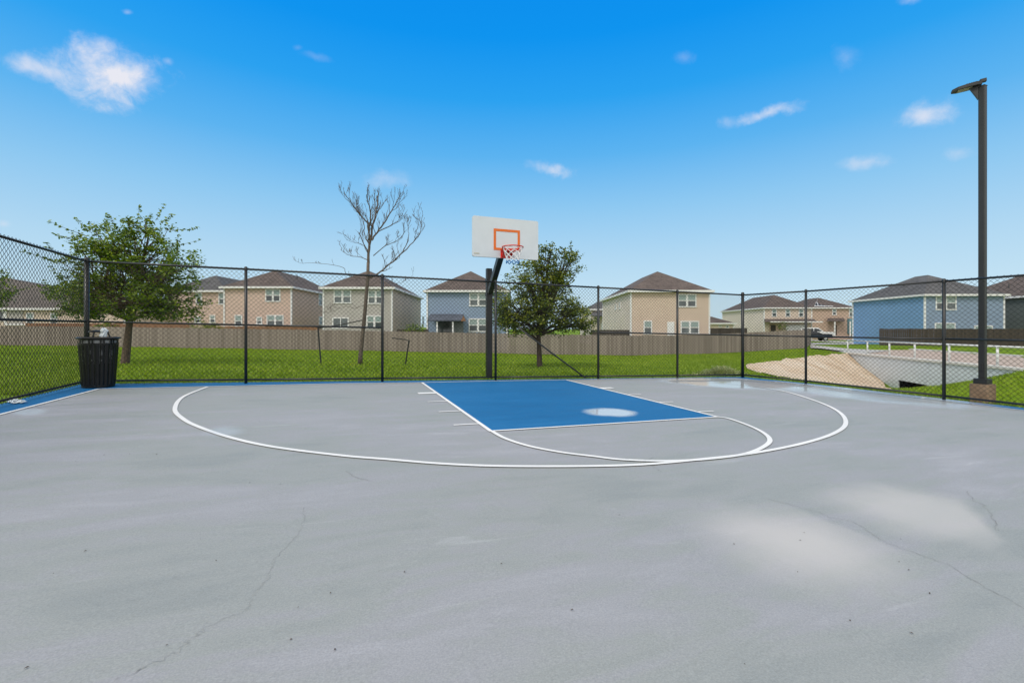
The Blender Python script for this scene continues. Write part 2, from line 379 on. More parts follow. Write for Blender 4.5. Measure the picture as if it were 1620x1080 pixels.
def terr(a, d, court=True):
    p = ad(a, d); x, y = p.x, p.y
    zn = gz(x, y) - .035
    t = smooth(d, 13.5, 40) if a < 9 else smooth(max(d, 10 + (a - 9) * 1.6), 13.5, 38)
    z = zn * (1 - t) + zfar(a, d) * t
    # drainage channel: gentle grass fall from the right fence, sandy bank on the far side
    if x > 8.6 and a < road_a(d) + 1.3 and d > 4:
        s, q = chan(a, d)
        zn_ = -.20 - .135 * max(0.0, x - 9.3) - .05 * smooth(x, 8.6, 9.3)
        zf_ = z - (.22 + .56 * max(0, min(1, s))) * max(0.0, q)
        fl = -.30 - 2.45 * max(0, min(1, (a - 9) / 17)) + max(0.0, 26.8 - d) * .34 * smooth(a, 20, 24.5)
        if s > -.7: z = min(z, max(fl, min(z, zf_) if q > 0 else z, min(zn_, z)))
        k_ = smooth(y, -9, -14); z = z if q <= 0 else z * (1 - k_ * .3) - .06 * k_
    if a > road_a(d) + 1.2: z = min(z, -.66) if d < 44 and a < road_a(d) + 9.6 else z
    if court:
        if inside_court(x, y, .25): z = gz(x, y) - .30
        elif inside_court(x, y): z = min(z, gz(x, y) - .05)
    # small unevenness
    if not inside_court(x, y, -.6): z += .03 * math.sin(x * .7 + 1.3 * math.sin(y * .4)) * math.sin(y * .55 + x * .2)
    return z
def axis_vals(segs):
    out = []
    for a, b, st in segs:
        n = max(1, int(round((b - a) / st))); out += [a + (b - a) * i / n for i in range(n)]
    return out + [segs[-1][1]]
AV = axis_vals([(-900, -200, 100), (-200, -70, 10), (-70, -16, 1.2), (-16, 34, .4), (34, 72, 1.2), (72, 200, 10), (200, 900, 100)])
DV = axis_vals([(-60, -4, 8), (-4, 6, 1.0), (6, 40, .4), (40, 62, .8), (62, 110, 4), (110, 300, 30), (300, 1600, 200)])
vv = []; ff = []
for d in DV:
    for a in AV: vv.append(tuple(ad(a, d, terr(a, d))))
na = len(AV)
for i in range(len(DV) - 1):
    for j in range(na - 1): k0 = i * na + j; ff.append((k0, k0 + 1, k0 + na + 1, k0 + na))
g = npmesh('ground', vv, ff, M['lawn'], n=4); g['kind'] = 'structure'
for p in g.data.polygons: p.use_smooth = True
# sandy bank: a sheet draped over the far side of the channel
def bank():
    n1, n2 = 70, 28; v = []; f = []
    def pl(P, t): t *= len(P) - 1; i = min(int(t), len(P) - 2); w = t - i; return P[i][0] * (1 - w) + P[i + 1][0] * w, P[i][1] * (1 - w) + P[i + 1][1] * w
    for i in range(n1 + 1):
        t = i / n1; (a0, d0), (a1, d1) = pl(BTOP, t), pl(BBOT, t); wig = .012 * math.sin(i * .5) + .008 * math.sin(i * 1.1 + 1)
        for j in range(n2 + 1):
            w = j / n2 + wig * (1 - j / n2); a = a0 + (a1 - a0) * w; d = d0 + (d1 - d0) * w; a = min(a, road_a(d) - .12)
            v.append(tuple(ad(a, d, terr(a, d) + .06 + .07 * mnoise.noise(Vector((a * .8, d * .8, 0))) + .035 * mnoise.noise(Vector((a * 2.6, d * 2.6, 3))))))
    for i in range(n1):
        for j in range(n2): k0 = i * (n2 + 1) + j; f.append((k0, k0 + n2 + 1, k0 + n2 + 2, k0 + 1))
    o = npmesh('dirt_bank', v, f, M['dirt'], n=4); o['kind'] = 'structure'
    for p in o.data.polygons: p.use_smooth = True
def in_poly(a, d, P):
    c = False; n = len(P)
    for i in range(n):
        (x0, y0), (x1, y1) = P[i], P[i - 1]
        if (y0 > d) != (y1 > d) and a < (x1 - x0) * (d - y0) / (y1 - y0) + x0: c = not c
    return c
bank()

# ------------------------------------------------------------------ court
def sheet(name, poly, dz, m, skirt=0):
    b = MB(); b.face([(x, y, AX * x + AY * y + dz) for x, y in poly])
    if skirt:
        n = len(poly)
        for i in range(n):
            (x0, y0), (x1, y1) = poly[i], poly[(i + 1) % n]; z0 = AX * x0 + AY * y0 + dz; z1 = AX * x1 + AY * y1 + dz
            b.face([(x0, y0, z0 - skirt), (x1, y1, z1 - skirt), (x1, y1, z1), (x0, y0, z0)])
    o = b.build(name, m); o['kind'] = 'structure'; return o
def fence_y(x): return .17 - .066 * x
RF = [(7.84, -.35), (8.24, -2.1), (8.42, -5.06), (8.55, -8.0), (8.66, -11.0)]
slab = [(-8.30, -24), (-8.55, -6), (-8.60, -1.85), (-8.78, 1.02), (0, .32), (8.02, -.18), (8.42, -2.1), (8.60, -5.06), (8.74, -8), (8.9, -24)]
sheet('court', slab, 0, M['court'], .35)
def strip(path, w, dz, closed=False):
    """flat painted band along a path of (x, y)"""
    b = MB(); P = [Vector((x, y, 0)) for x, y in path]; n = len(P); Lp = []; Rp = []
    for i in range(n):
        t = (P[min(i + 1, n - 1)] - P[max(i - 1, 0)]).normalized(); nn = Vector((-t.y, t.x, 0))
        wi = w[i] if isinstance(w, list) else w
        Lp.append(P[i] + nn * wi / 2); Rp.append(P[i] - nn * wi / 2)
    for q in Lp + Rp: q.z = AX * q.x + AY * q.y + dz
    for i in range(n - 1): b.face([Rp[i], Rp[i + 1], Lp[i + 1], Lp[i]])
    return b
def spline(pts, n=12):
    P = [Vector((p.x, p.y, 0)) if not isinstance(p, tuple) else Vector((p[0], p[1], 0)) for p in pts]; out = []
    for i in range(len(P) - 1):
        p0, p1, p2, p3 = P[max(i - 1, 0)], P[i], P[i + 1], P[min(i + 2, len(P) - 1)]
        for j in range(n):
            t = j / n; q = .5 * ((2 * p1) + (p2 - p0) * t + (2 * p0 - 5 * p1 + 4 * p2 - p3) * t * t + (3 * p1 - p0 - 3 * p2 + p3) * t ** 3); out.append((q.x, q.y))
    out.append((P[-1].x, P[-1].y)); return out
BASE = [(-8.09, .02), (-3.7, .13), (-1.9, .0), (0, .02), (1.93, -.06), (5.2, -.17), (7.45, -.52)]
SIDE = [(-8.09, .02), (-8.04, -2.73), (-7.98, -6), (-7.8, -24)]
RSIDE = [(7.45, -.52), (7.86, -2.1), (8.10, -5.06), (8.26, -8), (8.5, -24)]
# blue apron strips between lines and fence
sheet('painted_apron', [(-8.09, .02), (-8.77, 1.00), (-8.59, -1.85), (-8.54, -6), (-8.31, -23.9), (-7.8, -23.9), (-7.98, -6), (-8.04, -2.73)], .004, M['court_blue'])
sheet('painted_apron', [(-8.09, .02), (-3.7, .13), (-1.9, .0), (0, .02), (1.93, -.06), (5.2, -.17), (7.45, -.52), (8.01, -.19), (0, .31), (-8.76, 1.0)], .004, M['court_blue'])
sheet('painted_apron', [(7.45, -.52), (7.86, -2.1), (8.10, -5.06), (8.26, -8), (8.5, -23.9), (8.89, -23.9), (8.73, -8), (8.59, -5.06), (8.41, -2.1), (8.01, -.2)], .004, M['court_blue'])
sheet('painted_key', [(-1.9, .0), (-1.9, -5.44), (1.83, -5.42), (1.93, -.06), (0, .02)], .004, M['court_blue'])
def line(path, w=.055, dz=.008): o = strip(path, w, dz).build('painted_line', M['court_paint']); o['kind'] = 'structure'; return o
line(BASE, .05); line(SIDE, .055, .0085); line(RSIDE, .05, .0085)
line([(-1.9, -.03), (-1.9, -5.47)], .055, .009); line([(1.93, -.09), (1.83, -5.45)], .055, .009); line([(-1.925, -5.45), (1.855, -5.42)], .05, .0095)
ARC = [(328, 612.3), (290, 628), (276.7, 647.3), (290, 663.3), (316.7, 676.7), (366.7, 693.3), (433, 707.7), (540, 721.3), (614, 727.4), (688, 733.6), (762, 737.3), (836, 738.5), (940, 738), (1023.5, 735.1), (1116, 726.5), (1193, 717.2), (1270, 702), (1320, 685.7), (1338, 670.3), (1329, 653.3), (1301, 638.5), (1255, 623), (1224, 616.3), (1171.6, 608.6), (1116, 604), (1060, 599.6)]
line(spline([G(*p) for p in ARC]), .058, .010)
FTC = [(778, 682.5), (799, 694), (836, 706), (885.7, 715.8), (940, 722.7), (977, 727.2), (1023.5, 729.6), (1070, 729.6), (1116, 727.2), (1171.6, 720.3), (1202.5, 710.4), (1218, 698), (1208.6, 685.7), (1184, 673.4), (1153, 662.6), (1134.6, 659.8)]
line(spline([G(*p) for p in FTC]), .056, .0105)
for yb, h in ((-1.84, .20), (-2.94, .05), (-3.95, .05), (-4.97, .05)):
    line([(-1.928, yb), (-2.27, yb)], h, .008); line([(1.93 + .018 * yb + .028, yb), (1.93 + .018 * yb + .34, yb - .01)], h if h < .1 else .17, .008)
# hairline cracks
def crack(pts, w):
    P = [];
    gp = [G(*p) for p in pts]
    for i in range(len(gp) - 1):
        m = 7
        for j in range(m):
            q = gp[i].lerp(gp[i + 1], j / m); P.append((q.x + random.gauss(0, .008), q.y + random.gauss(0, .008)))
    P.append((gp[-1].x, gp[-1].y))
    o = strip(P, [w * random.uniform(.35, 1.1) for _ in P], .003).build('crack', M['crack']); o['kind'] = 'structure'
M['crack'] = plain('crack_grey', (.245, .252, .255), .9, .22, 20)  # grey a little darker than the coating
crack([(481, 803), (479, 835), (463, 855), (441, 878), (428, 897), (424, 915), (405, 934), (395, 958), (388, 966), (355, 978), (322, 994), (305, 1008), (287, 1025), (260, 1041), (230, 1053), (180, 1079)], .0021)
crack([(1215, 789), (1255, 800), (1290, 808), (1315, 819), (1345, 823), (1372, 838), (1400, 858), (1440, 872), (1500, 893), (1560, 930), (1620, 962)], .0032)
crack([(1530, 776), (1540, 792), (1560, 800), (1570, 818), (1575, 838)], .0045)
crack([(1035, 724), (1015, 728), (1040, 742), (1046, 746)], .005)
crack([(548, 745), (556, 752), (590, 762)], .005)

# ------------------------------------------------------------------ chain-link fence
def wire_mesh(p0, p1, h0, h1):
    """woven diamonds between two base points; h0..h1 above the slab"""
    p0 = Vector(p0); p1 = Vector(p1); L = (p1 - p0).length; e = (p1 - p0) / L; nrm = Vector((-e.y, e.x, 0)); pitch = .048
    n = int(L / pitch); pitch = L / n; half = pitch / 2; step = .048; m = int(round((h1 - h0) / step)); r = .0031
    V = []; F = []; c = 0
    for i in range(n):
        for j in range(m + 1):
            s = (i + .5) * pitch + (half if (i + j) % 2 else -half) * .99
            s = max(.004, min(L - .004, s)); y = .003 * (1 if (i + j) % 2 else -1)
            ctr = p0 + e * s + nrm * y + UP * (h0 + j * step)
            for kx, ky in ((-1, -.6), (1, -.6), (0, 1.1)): V.append(tuple(ctr + e * (kx * r * 1.3) + nrm * (ky * r)))
        for j in range(m):
            a = c + j * 3
            for k in range(3): k1 = (k + 1) % 3; F.append((a + k, a + k1, a + 3 + k1, a + 3 + k))
        c += (m + 1) * 3
    return V, F
FH = 2.54
def fence_run(label, posts, skip_mid=(), corner=(), name='chain_link_fence'):
    P = [Vector((x, y, AX * x + AY * y)) for x, y in posts]
    t = thing(name, P[0], label, 'fence', 'chain-link fence runs round the court')
    for i, p in enumerate(P):
        if i in corner:
            MB().tube([p - UP * .05, p + UP * (FH + .03)], .044, 14).build('corner_post', M['black'], t, True)
            MB().lathe(p + UP * (FH + .03), [(.048, -.03), (.048, .02), (.034, .05), (.0, .06)], 14).build('post_cap', M['black'], t, True)
        elif i not in NOPOST:
            MB().tube([p - UP * .05, p + UP * (FH + .0)], .031, 12).build('post', M['black'], t, True)
            MB().lathe(p + UP * FH, [(.034, -.03), (.036, .035), (.02, .055), (0, .06)], 12).build('post_cap', M['black'], t, True)
    for i in range(len(P) - 1):
        a, b = P[i], P[i + 1]; e = (b - a).normalized(); nn = Vector((-e.y, e.x, 0)) * .0
        MB().tube([a + UP * FH, b + UP * FH], .022, 10).build('top_rail', M['black'], t, True)
        if i not in skip_mid: MB().tube([a + e * .03 + UP * 1.30, b - e * .03 + UP * 1.30], .021, 10).build('middle_rail', M['black'], t, True)
        MB().tube([a + e * .03 + UP * .085, b - e * .03 + UP * .085], .020, 10).build('bottom_rail', M['black'], t, True)
        off = Vector((e.y, -e.x, 0)).normalized() * -.028
        V, F = wire_mesh(a + off, b + off, .03, FH + .045)
        npmesh('wire_mesh', V, F, M['wire'], t, n=4)
    return t, P
NOPOST = ()
bx = [-8.62, -5.70, -2.79, .02, 2.95, 5.51, 7.86]
backposts = [(x, .84 if i == 0 else fence_y(x)) for i, x in enumerate(bx)]
ft, BP = fence_run('black chain-link fence behind the hoop, one middle rail fallen loose', backposts, skip_mid=(2, 3), corner=(0, 6))
lr0 = at(820, 518, 11.75); lr1 = at(926, 597.5, 12.35)
MB().tube([lr0, lr0.lerp(lr1, .5) + UP * -.01, lr1], .021, 10).build('loose_rail', M['black'], ft, True)
NOPOST = (0,)
fence_run('black chain-link fence running towards the camera on the left, behind the trash can', [backposts[0], (-8.43, -2.45), (-8.30, -5.2), (-8.15, -8.0)])
fence_run('black chain-link fence on the right, in front of the tall square light pole', [backposts[6], (8.24, -2.1), (8.42, -5.06), (8.55, -8.0), (8.66, -11.0)])
NOPOST = ()

# ------------------------------------------------------------------ hoop
def hoop():
    base = G(775.3, 597.5); base = Vector((base.x, base.y + .10, base.z)); dp = (base - CAM).dot(FW)
    t = thing('basketball_hoop', base, 'basketball hoop on a black square post with white backboard and red rim', 'basketball hoop')
    X = Vector((1, 0, 0)); Y = Vector((0, 1, 0)); hw = .076
    ztop = zv(425, dp)
    MB().cbox(base + UP * ((ztop - base.z) / 2 - .05), X * hw, Y * hw, UP * ((ztop - base.z) / 2 + .05), .012).build('pole', M['black'], t)
    db = 10.95; bc = at(801, 377, db); W = 1.69; Hh = .965
    # board
    th = .03
    b = MB().cbox(bc + Y * th, UP * (Hh / 2), X * (W / 2), Y * th, .03)
    bd = b.build('backboard', M['board'], t)
    fr = MB(); sw = (zv(364, db) - zv(396, db)); sx = .675; scx = bc.x + .015; z0 = zv(396.5, db); z1 = zv(363, db); lw = .058; yy = bc.y - .0035
    for (xa, xb, za, zb) in ((-sx / 2, sx / 2, z1 - lw, z1), (-sx / 2, sx / 2, z0, z0 + lw), (-sx / 2, -sx / 2 + lw, z0 + lw, z1 - lw), (sx / 2 - lw, sx / 2, z0 + lw, z1 - lw)):
        fr.box((scx + (xa + xb) / 2, yy + .001, (za + zb) / 2), X * (xb - xa) / 2, Y * .004, UP * (zb - za) / 2)
    fr.build('target_square', M['orange'], bd)
    MB().box((bc.x - W / 2 + .10, yy + .0015, bc.z - Hh / 2 + .075), X * .065, Y * .003, UP * .011).build('sticker', M['sticker'], bd)
    # arm: boxed gooseneck from the post over the fence to the back of the board
    a0 = base + UP * (zv(462, dp) - base.z) + Y * -.10; a1 = Vector((bc.x - .06, bc.y + .20, bc.z - Hh * .36))
    dirn = (a1 - a0).normalized(); sd = dirn.cross(UP).normalized(); nn = sd.cross(dirn).normalized()
    MB().cbox((a0 + a1) / 2, sd * .068, nn * .088, dirn * ((a1 - a0).length / 2), .012).build('arm', M['black'], t)
    br = MB(); br.box((bc.x - .06, bc.y + .16, bc.z - .20), X * .16, Y * .035, UP * .22); br.box((bc.x - .06, bc.y + .10, bc.z - .16), X * .05, Y * .045, UP * .12)
    br.build('board_bracket', M['black'], t)
    for z in (zv(443, dp), zv(466, dp)): MB().box((base.x, base.y, z), X * (hw + .012), Y * (hw + .012), UP * .035).build('clamp', M['black'], t)
    # rim
    rr = .245; rc = Vector((bc.x + .015, bc.y - .16 - rr, 0)); rc.z = zv(391, (rc - CAM).dot(FW))
    ring = [rc + Vector((rr * math.cos(a), rr * math.sin(a), 0)) for a in [2 * math.pi * i / 40 for i in range(41)]]
    r = MB().tube(ring, .0135, 8, False)
    rim = r.build('rim', M['rim'], t, True)
    ring2 = [rc + Vector((rr * math.cos(a), rr * math.sin(a), -.045)) for a in [math.pi * (.08 + .84 * i / 20) for i in range(21)]]
    pl = MB(); pl.box((rc.x - .02, bc.y - .02, rc.z - .10), X * .145, Y * .014, UP * .105)
    pl.box((rc.x - .02, bc.y - .10, rc.z - .035), X * .13, Y * .09, UP * .012)
    for sx_ in (-.135, .095): pl.hexa([(rc.x + sx_ - .01, bc.y - .19, rc.z - .04), (rc.x + sx_ + .01, bc.y - .19, rc.z - .04), (rc.x + sx_ + .01, bc.y - .034, rc.z - .20), (rc.x + sx_ - .01, bc.y - .034, rc.z - .20), (rc.x + sx_ - .01, bc.y - .19, rc.z - .015), (rc.x + sx_ + .01, bc.y - .19, rc.z - .015), (rc.x + sx_ + .01, bc.y - .034, rc.z - .01), (rc.x + sx_ - .01, bc.y - .034, rc.z - .01)])
    for sg in (-1, 1): pl.tube([rc + Vector((sg * rr * .92, rr * .4, -.012)), (rc.x - .02 + sg * .12, bc.y - .03, rc.z - .06)], .011, 6)
    pl.tube(ring2, .010, 6, False)
    pl.build('rim_bracket', M['rim'], rim)
    # net: diamonds narrowing downward; white with a red top and a blue hem
    nr = 8; rows = 7; R = [.235, .215, .19, .17, .155, .15, .155, .165]; Z = [-.01, -.07, -.135, -.20, -.265, -.32, -.375, -.42]
    def P(i, j): a = 2 * math.pi * (i + (.5 if j % 2 else 0)) / nr + .2; return rc + Vector((R[j] * math.cos(a), R[j] * math.sin(a), Z[j]))
    for nm, mm, lo, hi in (('net', M['net'], 0, 5), ('net_hem', M['net_blue'], 5, 6)):
        n = MB()
        for j in range(lo, hi):
            for i in range(nr):
                k = i if j % 2 == 0 else i + 1
                n.tube([P(i, j), P(i, j + 1)], .0075 if nm == 'net' else .011, 5); n.tube([P(i, j), P(i - 1 if j % 2 == 0 else i + 1, j + 1)], .0075 if nm == 'net' else .011, 5)
        n.build(nm, mm, t)
hoop()

# ------------------------------------------------------------------ trash can
def trash():
    c = G(156, 612.2); c.z += .004
    t = thing('trash_can', c, 'black slatted steel trash can with clear bag showing at the rim, in the court corner', 'trash can')
    b = MB(); n = 22; Rb, Rt = .245, .295; H0, H1 = .045, .855
    rows = [H0 + (H1 - H0) * i / 22 for i in range(23)]
    for i in range(n):
        a0 = 2 * math.pi * (i + .04) / n; a1 = 2 * math.pi * (i + .96) / n; holes = set()
        if i % 2 == 0:
            for q in (13, 14, 16, 17, 18): holes.add((q, random.choice((1, 1, 2))))
        cols = 4
        for j in range(22):
            for k in range(cols):
                if (j, k) in holes and random.random() < .7: continue
                pts = []
                for (jj, kk) in ((j, k), (j, k + 1), (j + 1, k + 1), (j + 1, k)):
                    z = rows[jj]; r = Rb + (Rt - Rb) * (z - H0) / (H1 - H0) + .012 * math.sin(math.pi * kk / cols); a = a0 + (a1 - a0) * kk / cols
                    pts.append(c + Vector((r * math.cos(a), r * math.sin(a), z)))
                b.face(pts)
        for s in (.18, .82):                             # strap legs up to the rim
            a = a0 + (a1 - a0) * s
            if i % 2: continue
            p = Vector((math.cos(a), math.sin(a), 0)); q = Vector((-p.y, p.x, 0))
            b.box(c + p * (Rt + .004) + UP * .90, q * .012, p * .004, UP * .055)
    b.build('slatted_body', M['bin'], t)
    for z, r in ((.03, Rb + .008), (.86, Rt + .012), (.955, Rt + .01)):
        MB().lathe(c, [(r - .012, z - .018), (r, z - .018), (r, z + .018), (r - .012, z + .018), (r - .012, z - .018)], 44).build('hoop_band', M['bin'], t)
    ld = MB().lathe(c, [(.13, .985), (.15, 1.0), (.315, .995), (.342, .972), (.339, .962), (.30, .955), (.14, .955), (.13, .985)], 48).build('lid', M['bin'], t, False)
    MB().lathe(c, [(.0, .06), (.21, .06), (.242, .47)], 32).build('inner_bucket', M['darkvoid'], t)
    MB().lathe(c, [(.238, .47), (.272, .90), (.265, .95)], 32).build('liner', M['liner'], t)
    h = MB().lathe(c, [(0, 1.135), (.09, 1.13), (.15, 1.115), (.155, 1.085), (.0, 1.09)], 28)
    for a in (.4, 2.5, 4.6, 5.6): p = Vector((math.cos(a), math.sin(a), 0)); h.tube([c + p * .17 + UP * .99, c + p * .13 + UP * 1.10], .013, 6)
    h.build('rain_bonnet', M['bin'], ld)
    # crumpled bag
    bg = MB(); bc = c + Vector((.12, -.10, 1.0)); m = 14
    rings = []
    for i, (z, r) in enumerate(((-.03, .055), (.03, .062), (.08, .05), (.12, .06), (.155, .045), (.175, .012))):
        ring = []
        for j in range(m):
            a = 2 * math.pi * j / m; q = r * random.uniform(.7, 1.25); ring.append(bc + Vector((q * math.cos(a), q * math.sin(a), z + random.uniform(-.012, .012))))
        rings.append(ring)
    for i in range(len(rings) - 1):
        for j in range(m): bg.face([rings[i][j], rings[i][(j + 1) % m], rings[i + 1][(j + 1) % m], rings[i + 1][j]])
    bo = bg.build('plastic_bag', M['bag']); rebase(bo, bc); tag(bo, 'crumpled clear plastic bag poking out of the black trash can', 'plastic bag')
trash()

# ------------------------------------------------------------------ lamp
def lamp():
    dl = 9.55; a = lat(1554.5, dl); b = ad(a, dl); zb = gz(b.x, b.y) - .04; b.z = zb
    t = thing('street_lamp', b, 'tall dark square light pole on a tan concrete pier outside the right fence', 'street lamp')
    X = Vector((1, 0, 0)); Y = Vector((0, 1, 0))
    ct = zv(607, dl); cb = MB().cbox(b + UP * ((ct - zb) / 2 - .06), X * .158, Y * .158, UP * ((ct - zb) / 2 + .06), .03).build('concrete_pier', M['conc_tan'], t)
    bc = Vector((b.x, b.y, ct + .055)); MB().cbox(bc, X * .112, Y * .112, UP * .055, .015).build('base_cover', M['bronze'], t)
    zt = zv(137, dl); MB().cbox((b.x, b.y, (ct + zt) / 2), X * .056, Y * .052, UP * ((zt - ct) / 2), .012).build('pole', M['bronze'], t)
    MB().box((b.x, b.y, zt + .004), X * .060, Y * .056, UP * .006).build('pole_cap', M['bronze'], t)
    MB().cbox((b.x - .062, b.y + .005, ct + .36), X * .010, Y * .034, UP * .075, .004).build('handhole_cover', M['bronze'], t)
    # flat LED head, reaching out towards the court, tipped a little
    dirn = Vector((-.50, .70, -.05)).normalized(); sd = dirn.cross(UP).normalized(); nn = sd.cross(dirn).normalized()
    p0 = Vector((b.x, b.y, zt + .05)) + dirn * .02
    hd = MB(); L = .46
    prof = [(0, .07, .045), (.08, .115, .05), (.23, .12, .045), (.37, .11, .036), (L, .06, .02)]
    for (s0, w0, h0), (s1, w1, h1) in zip(prof[:-1], prof[1:]):
        c0 = p0 + dirn * s0; c1 = p0 + dirn * s1
        hd.hexa([c0 - sd * w0 - nn * .02, c0 + sd * w0 - nn * .02, c1 + sd * w1 - nn * .02, c1 - sd * w1 - nn * .02, c0 - sd * w0 + nn * h0, c0 + sd * w0 + nn * h0, c1 + sd * w1 + nn * h1, c1 - sd * w1 + nn * h1])
    for i in range(5): hd.box(p0 + dirn * (.09 + i * .035) + nn * .052, sd * .085, dirn * .008, nn * .012)
    h = hd.build('lamp_head', M['bronze'], t)
    MB().box(p0 + dirn * .26 - nn * .0245, sd * .08, dirn * .11, nn * .003).build('lens', M['lens'], h)
    MB().cbox(p0 - dirn * .03 + nn * .07, sd * .045, dirn * .05, nn * .03, .01).build('photocell', M['bronze'], h)
    ar = MB(); q = Vector((b.x, b.y, zt - .02)); ar.hexa([q + dirn * .07 - sd * .03 - UP * .24, q + dirn * .07 + sd * .03 - UP * .24, q + dirn * .07 + sd * .03 + UP * .05, q + dirn * .07 - sd * .03 + UP * .05, q + dirn * .10 - sd * .03 - UP * .17, q + dirn * .10 + sd * .03 - UP * .17, q + dirn * .20 + sd * .03 + UP * .04, q + dirn * .20 - sd * .03 + UP * .04])
    ar.build('arm_bracket', M['bronze'], t)
lamp()

# ------------------------------------------------------------------ trees
def leaf_cloud(centers, radii, per, size, up=.25):
    V = []; F = []; c = 0
    for (p, r) in zip(centers, radii):
        n = int(per * (r / .3) ** 2 * random.uniform(.7, 1.3)) + 3
        q = rng.normal(0, 1, (n, 3)) * np.array([r, r, r * .62]) * .55 + np.array(p)
        d = rng.normal(0, 1, (n, 3)); d[:, 2] = d[:, 2] * .6; d /= np.linalg.norm(d, axis=1, keepdims=True)
        s = np.cross(d, rng.normal(0, 1, (n, 3)) * .6 + np.array([0, 0, 1.0])); s /= np.linalg.norm(s, axis=1, keepdims=True)
        l = (size * rng.uniform(.65, 1.35, n))[:, None]; w = l * .27
        v = np.stack([q - d * l * .5, q + s * w, q + d * l * .5, q - s * w], 1)
        V.append(v.reshape(-1, 3)); F.append(np.arange(c, c + 4 * n).reshape(-1, 4)); c += 4 * n
    return np.concatenate(V), np.concatenate(F)
def bez(p0, p1, bend, n=6):
    m = (p0 + p1) / 2 + bend; out = []
    for i in range(n + 1):
        t = i / n; out.append(p0 * (1 - t) ** 2 + m * 2 * t * (1 - t) + p1 * t * t)
    return out
def oak(base, fork, lobes, label, nclump, per, leafsize, tr, lm, bm, twigs=14, tl=1.0, group=None, lean=Vector((0, 0, 0))):
    """lobes: (centre, (rx, ry, rz), weight) of the crown; limbs run from the fork to each lobe and on to leaf clumps"""
    t = thing('oak_tree', base, label, 'tree', group)
    b = MB()
    tp = bez(base - UP * .12, fork, lean, 7); b.tube(tp, [tr * (1.35 if i == 0 else 1.12 - .42 * i / 7) for i in range(8)], 12)
    cen = []; rad = []; tot = sum(w for _, _, w in lobes)
    for (lc, lr, w) in lobes:
        lc = Vector(lc); root = tp[-1] - UP * random.uniform(0, .25)
        limb = bez(root, lc - UP * lr[2] * .25, Vector((random.uniform(-.15, .15), random.uniform(-.15, .15), .12)), 6)
        b.tube(limb, [tr * .52 * (1 - .72 * i / 6) for i in range(7)], 8)
        k = max(4, int(nclump * w / tot))
        for _ in range(k):
            while True:
                q = Vector((random.uniform(-1, 1), random.uniform(-1, 1), random.uniform(-1, 1)))
                if .35 < q.length < 1: break
            q = q.normalized() * (q.length ** .6)
            p = lc + Vector((q.x * lr[0], q.y * lr[1], q.z * lr[2]))
            st = limb[random.choice((2, 3, 4, 5, 6))]
            br = bez(st, p, Vector((random.gauss(0, .08), random.gauss(0, .08), random.gauss(.05, .06))), 4)
            b.tube(br, [tr * .16 * (1 - .8 * i / 4) + .003 for i in range(5)], 5)
            cen.append(tuple(p)); rad.append(random.uniform(.14, .30) * min(1, max(lr) / .8))
            if random.random() < .35:                      # a second clump half-way
                cen.append(tuple(st.lerp(p, random.uniform(.45, .75)))); rad.append(random.uniform(.14, .26))
    # wispy outer shoots
    for _ in range(twigs):
        lc, lr, w = random.choice(lobes); lc = Vector(lc)
        q = Vector((random.gauss(0, 1), random.gauss(0, 1), abs(random.gauss(.5, .9)))).normalized()
        s = lc + Vector((q.x * lr[0], q.y * lr[1], q.z * lr[2])) * .8; e = s + q * random.uniform(.45, .95) * tl + Vector((random.gauss(0, .12), random.gauss(0, .12), 0))
        br = bez(s, e, Vector((0, 0, -.05)), 6); b.tube(br, [.008 - .001 * i for i in range(7)], 4)
        for pt in br[2:]: cen.append(tuple(pt)); rad.append(.055)
    b.build('trunk', bm, t, True)
    V, F = leaf_cloud(cen, rad, per, leafsize)
    npmesh('crown', V, F, lm, t, n=4)
    return t
def tz(a, d): return terr(a, d)
# left oak
dL = 14.6; bs = at(197, 592, dL); bs.z = tz(lat(197, dL), dL); fk = at(206, 500, dL)
def lobe(u, v, d, ru, rv, rd, w): return (at(u, v, d), (ru * d / FPX, rd, rv * d / FPX), w)
oak(bs, fk, [lobe(215, 400, 14.6, 55, 48, .95, 1.5), lobe(150, 430, 14.3, 52, 42, .9, 1.2), lobe(262, 425, 14.5, 50, 42, .9, 1.2), lobe(200, 470, 14.2, 85, 34, 1.2, 1.9), lobe(275, 478, 14.8, 45, 32, .9, 1.1),
             lobe(125, 475, 14.7, 42, 34, .9, .9), lobe(235, 365, 14.6, 30, 24, .6, .5), lobe(205, 440, 15.3, 80, 50, .9, 1.2), lobe(170, 385, 14.6, 40, 26, .6, .6)],
    'leafy live oak with bright green crown behind the trash can', 320, 96, .10, .115, M['leaf'], M['bark'], 44)
# middle oak
dM = 17.2; bs = at(854, 590, dM); bs.z = tz(lat(854, dM), dM); fk = at(852, 528, dM)
oak(bs, fk, [lobe(868, 408, 17.2, 36, 22, .6, .7), lobe(885, 428, 17.2, 32, 28, .7, .8), lobe(840, 440, 17.0, 42, 30, .8, 1.1), lobe(815, 480, 17.2, 40, 38, .9, 1.2), lobe(862, 480, 16.8, 55, 40, 1.1, 1.7),
             lobe(900, 492, 17.0, 33, 34, .8, 1.1), lobe(850, 515, 17.1, 64, 16, 1.0, 1.0), lobe(802, 500, 17.2, 26, 30, .8, .7), lobe(912, 508, 17.0, 24, 26, .7, .7), lobe(896, 408, 17.2, 24, 12, .45, .35), lobe(905, 400, 17.2, 14, 8, .3, .2), lobe(858, 455, 17.8, 48, 50, .8, 1.0), lobe(872, 393, 17.2, 16, 9, .3, .25)],
    'dark green live oak standing behind the fence to the right of the hoop', 330, 74, .10, .105, M['leaf_dark'], M['bark_dark'], 10, .5)
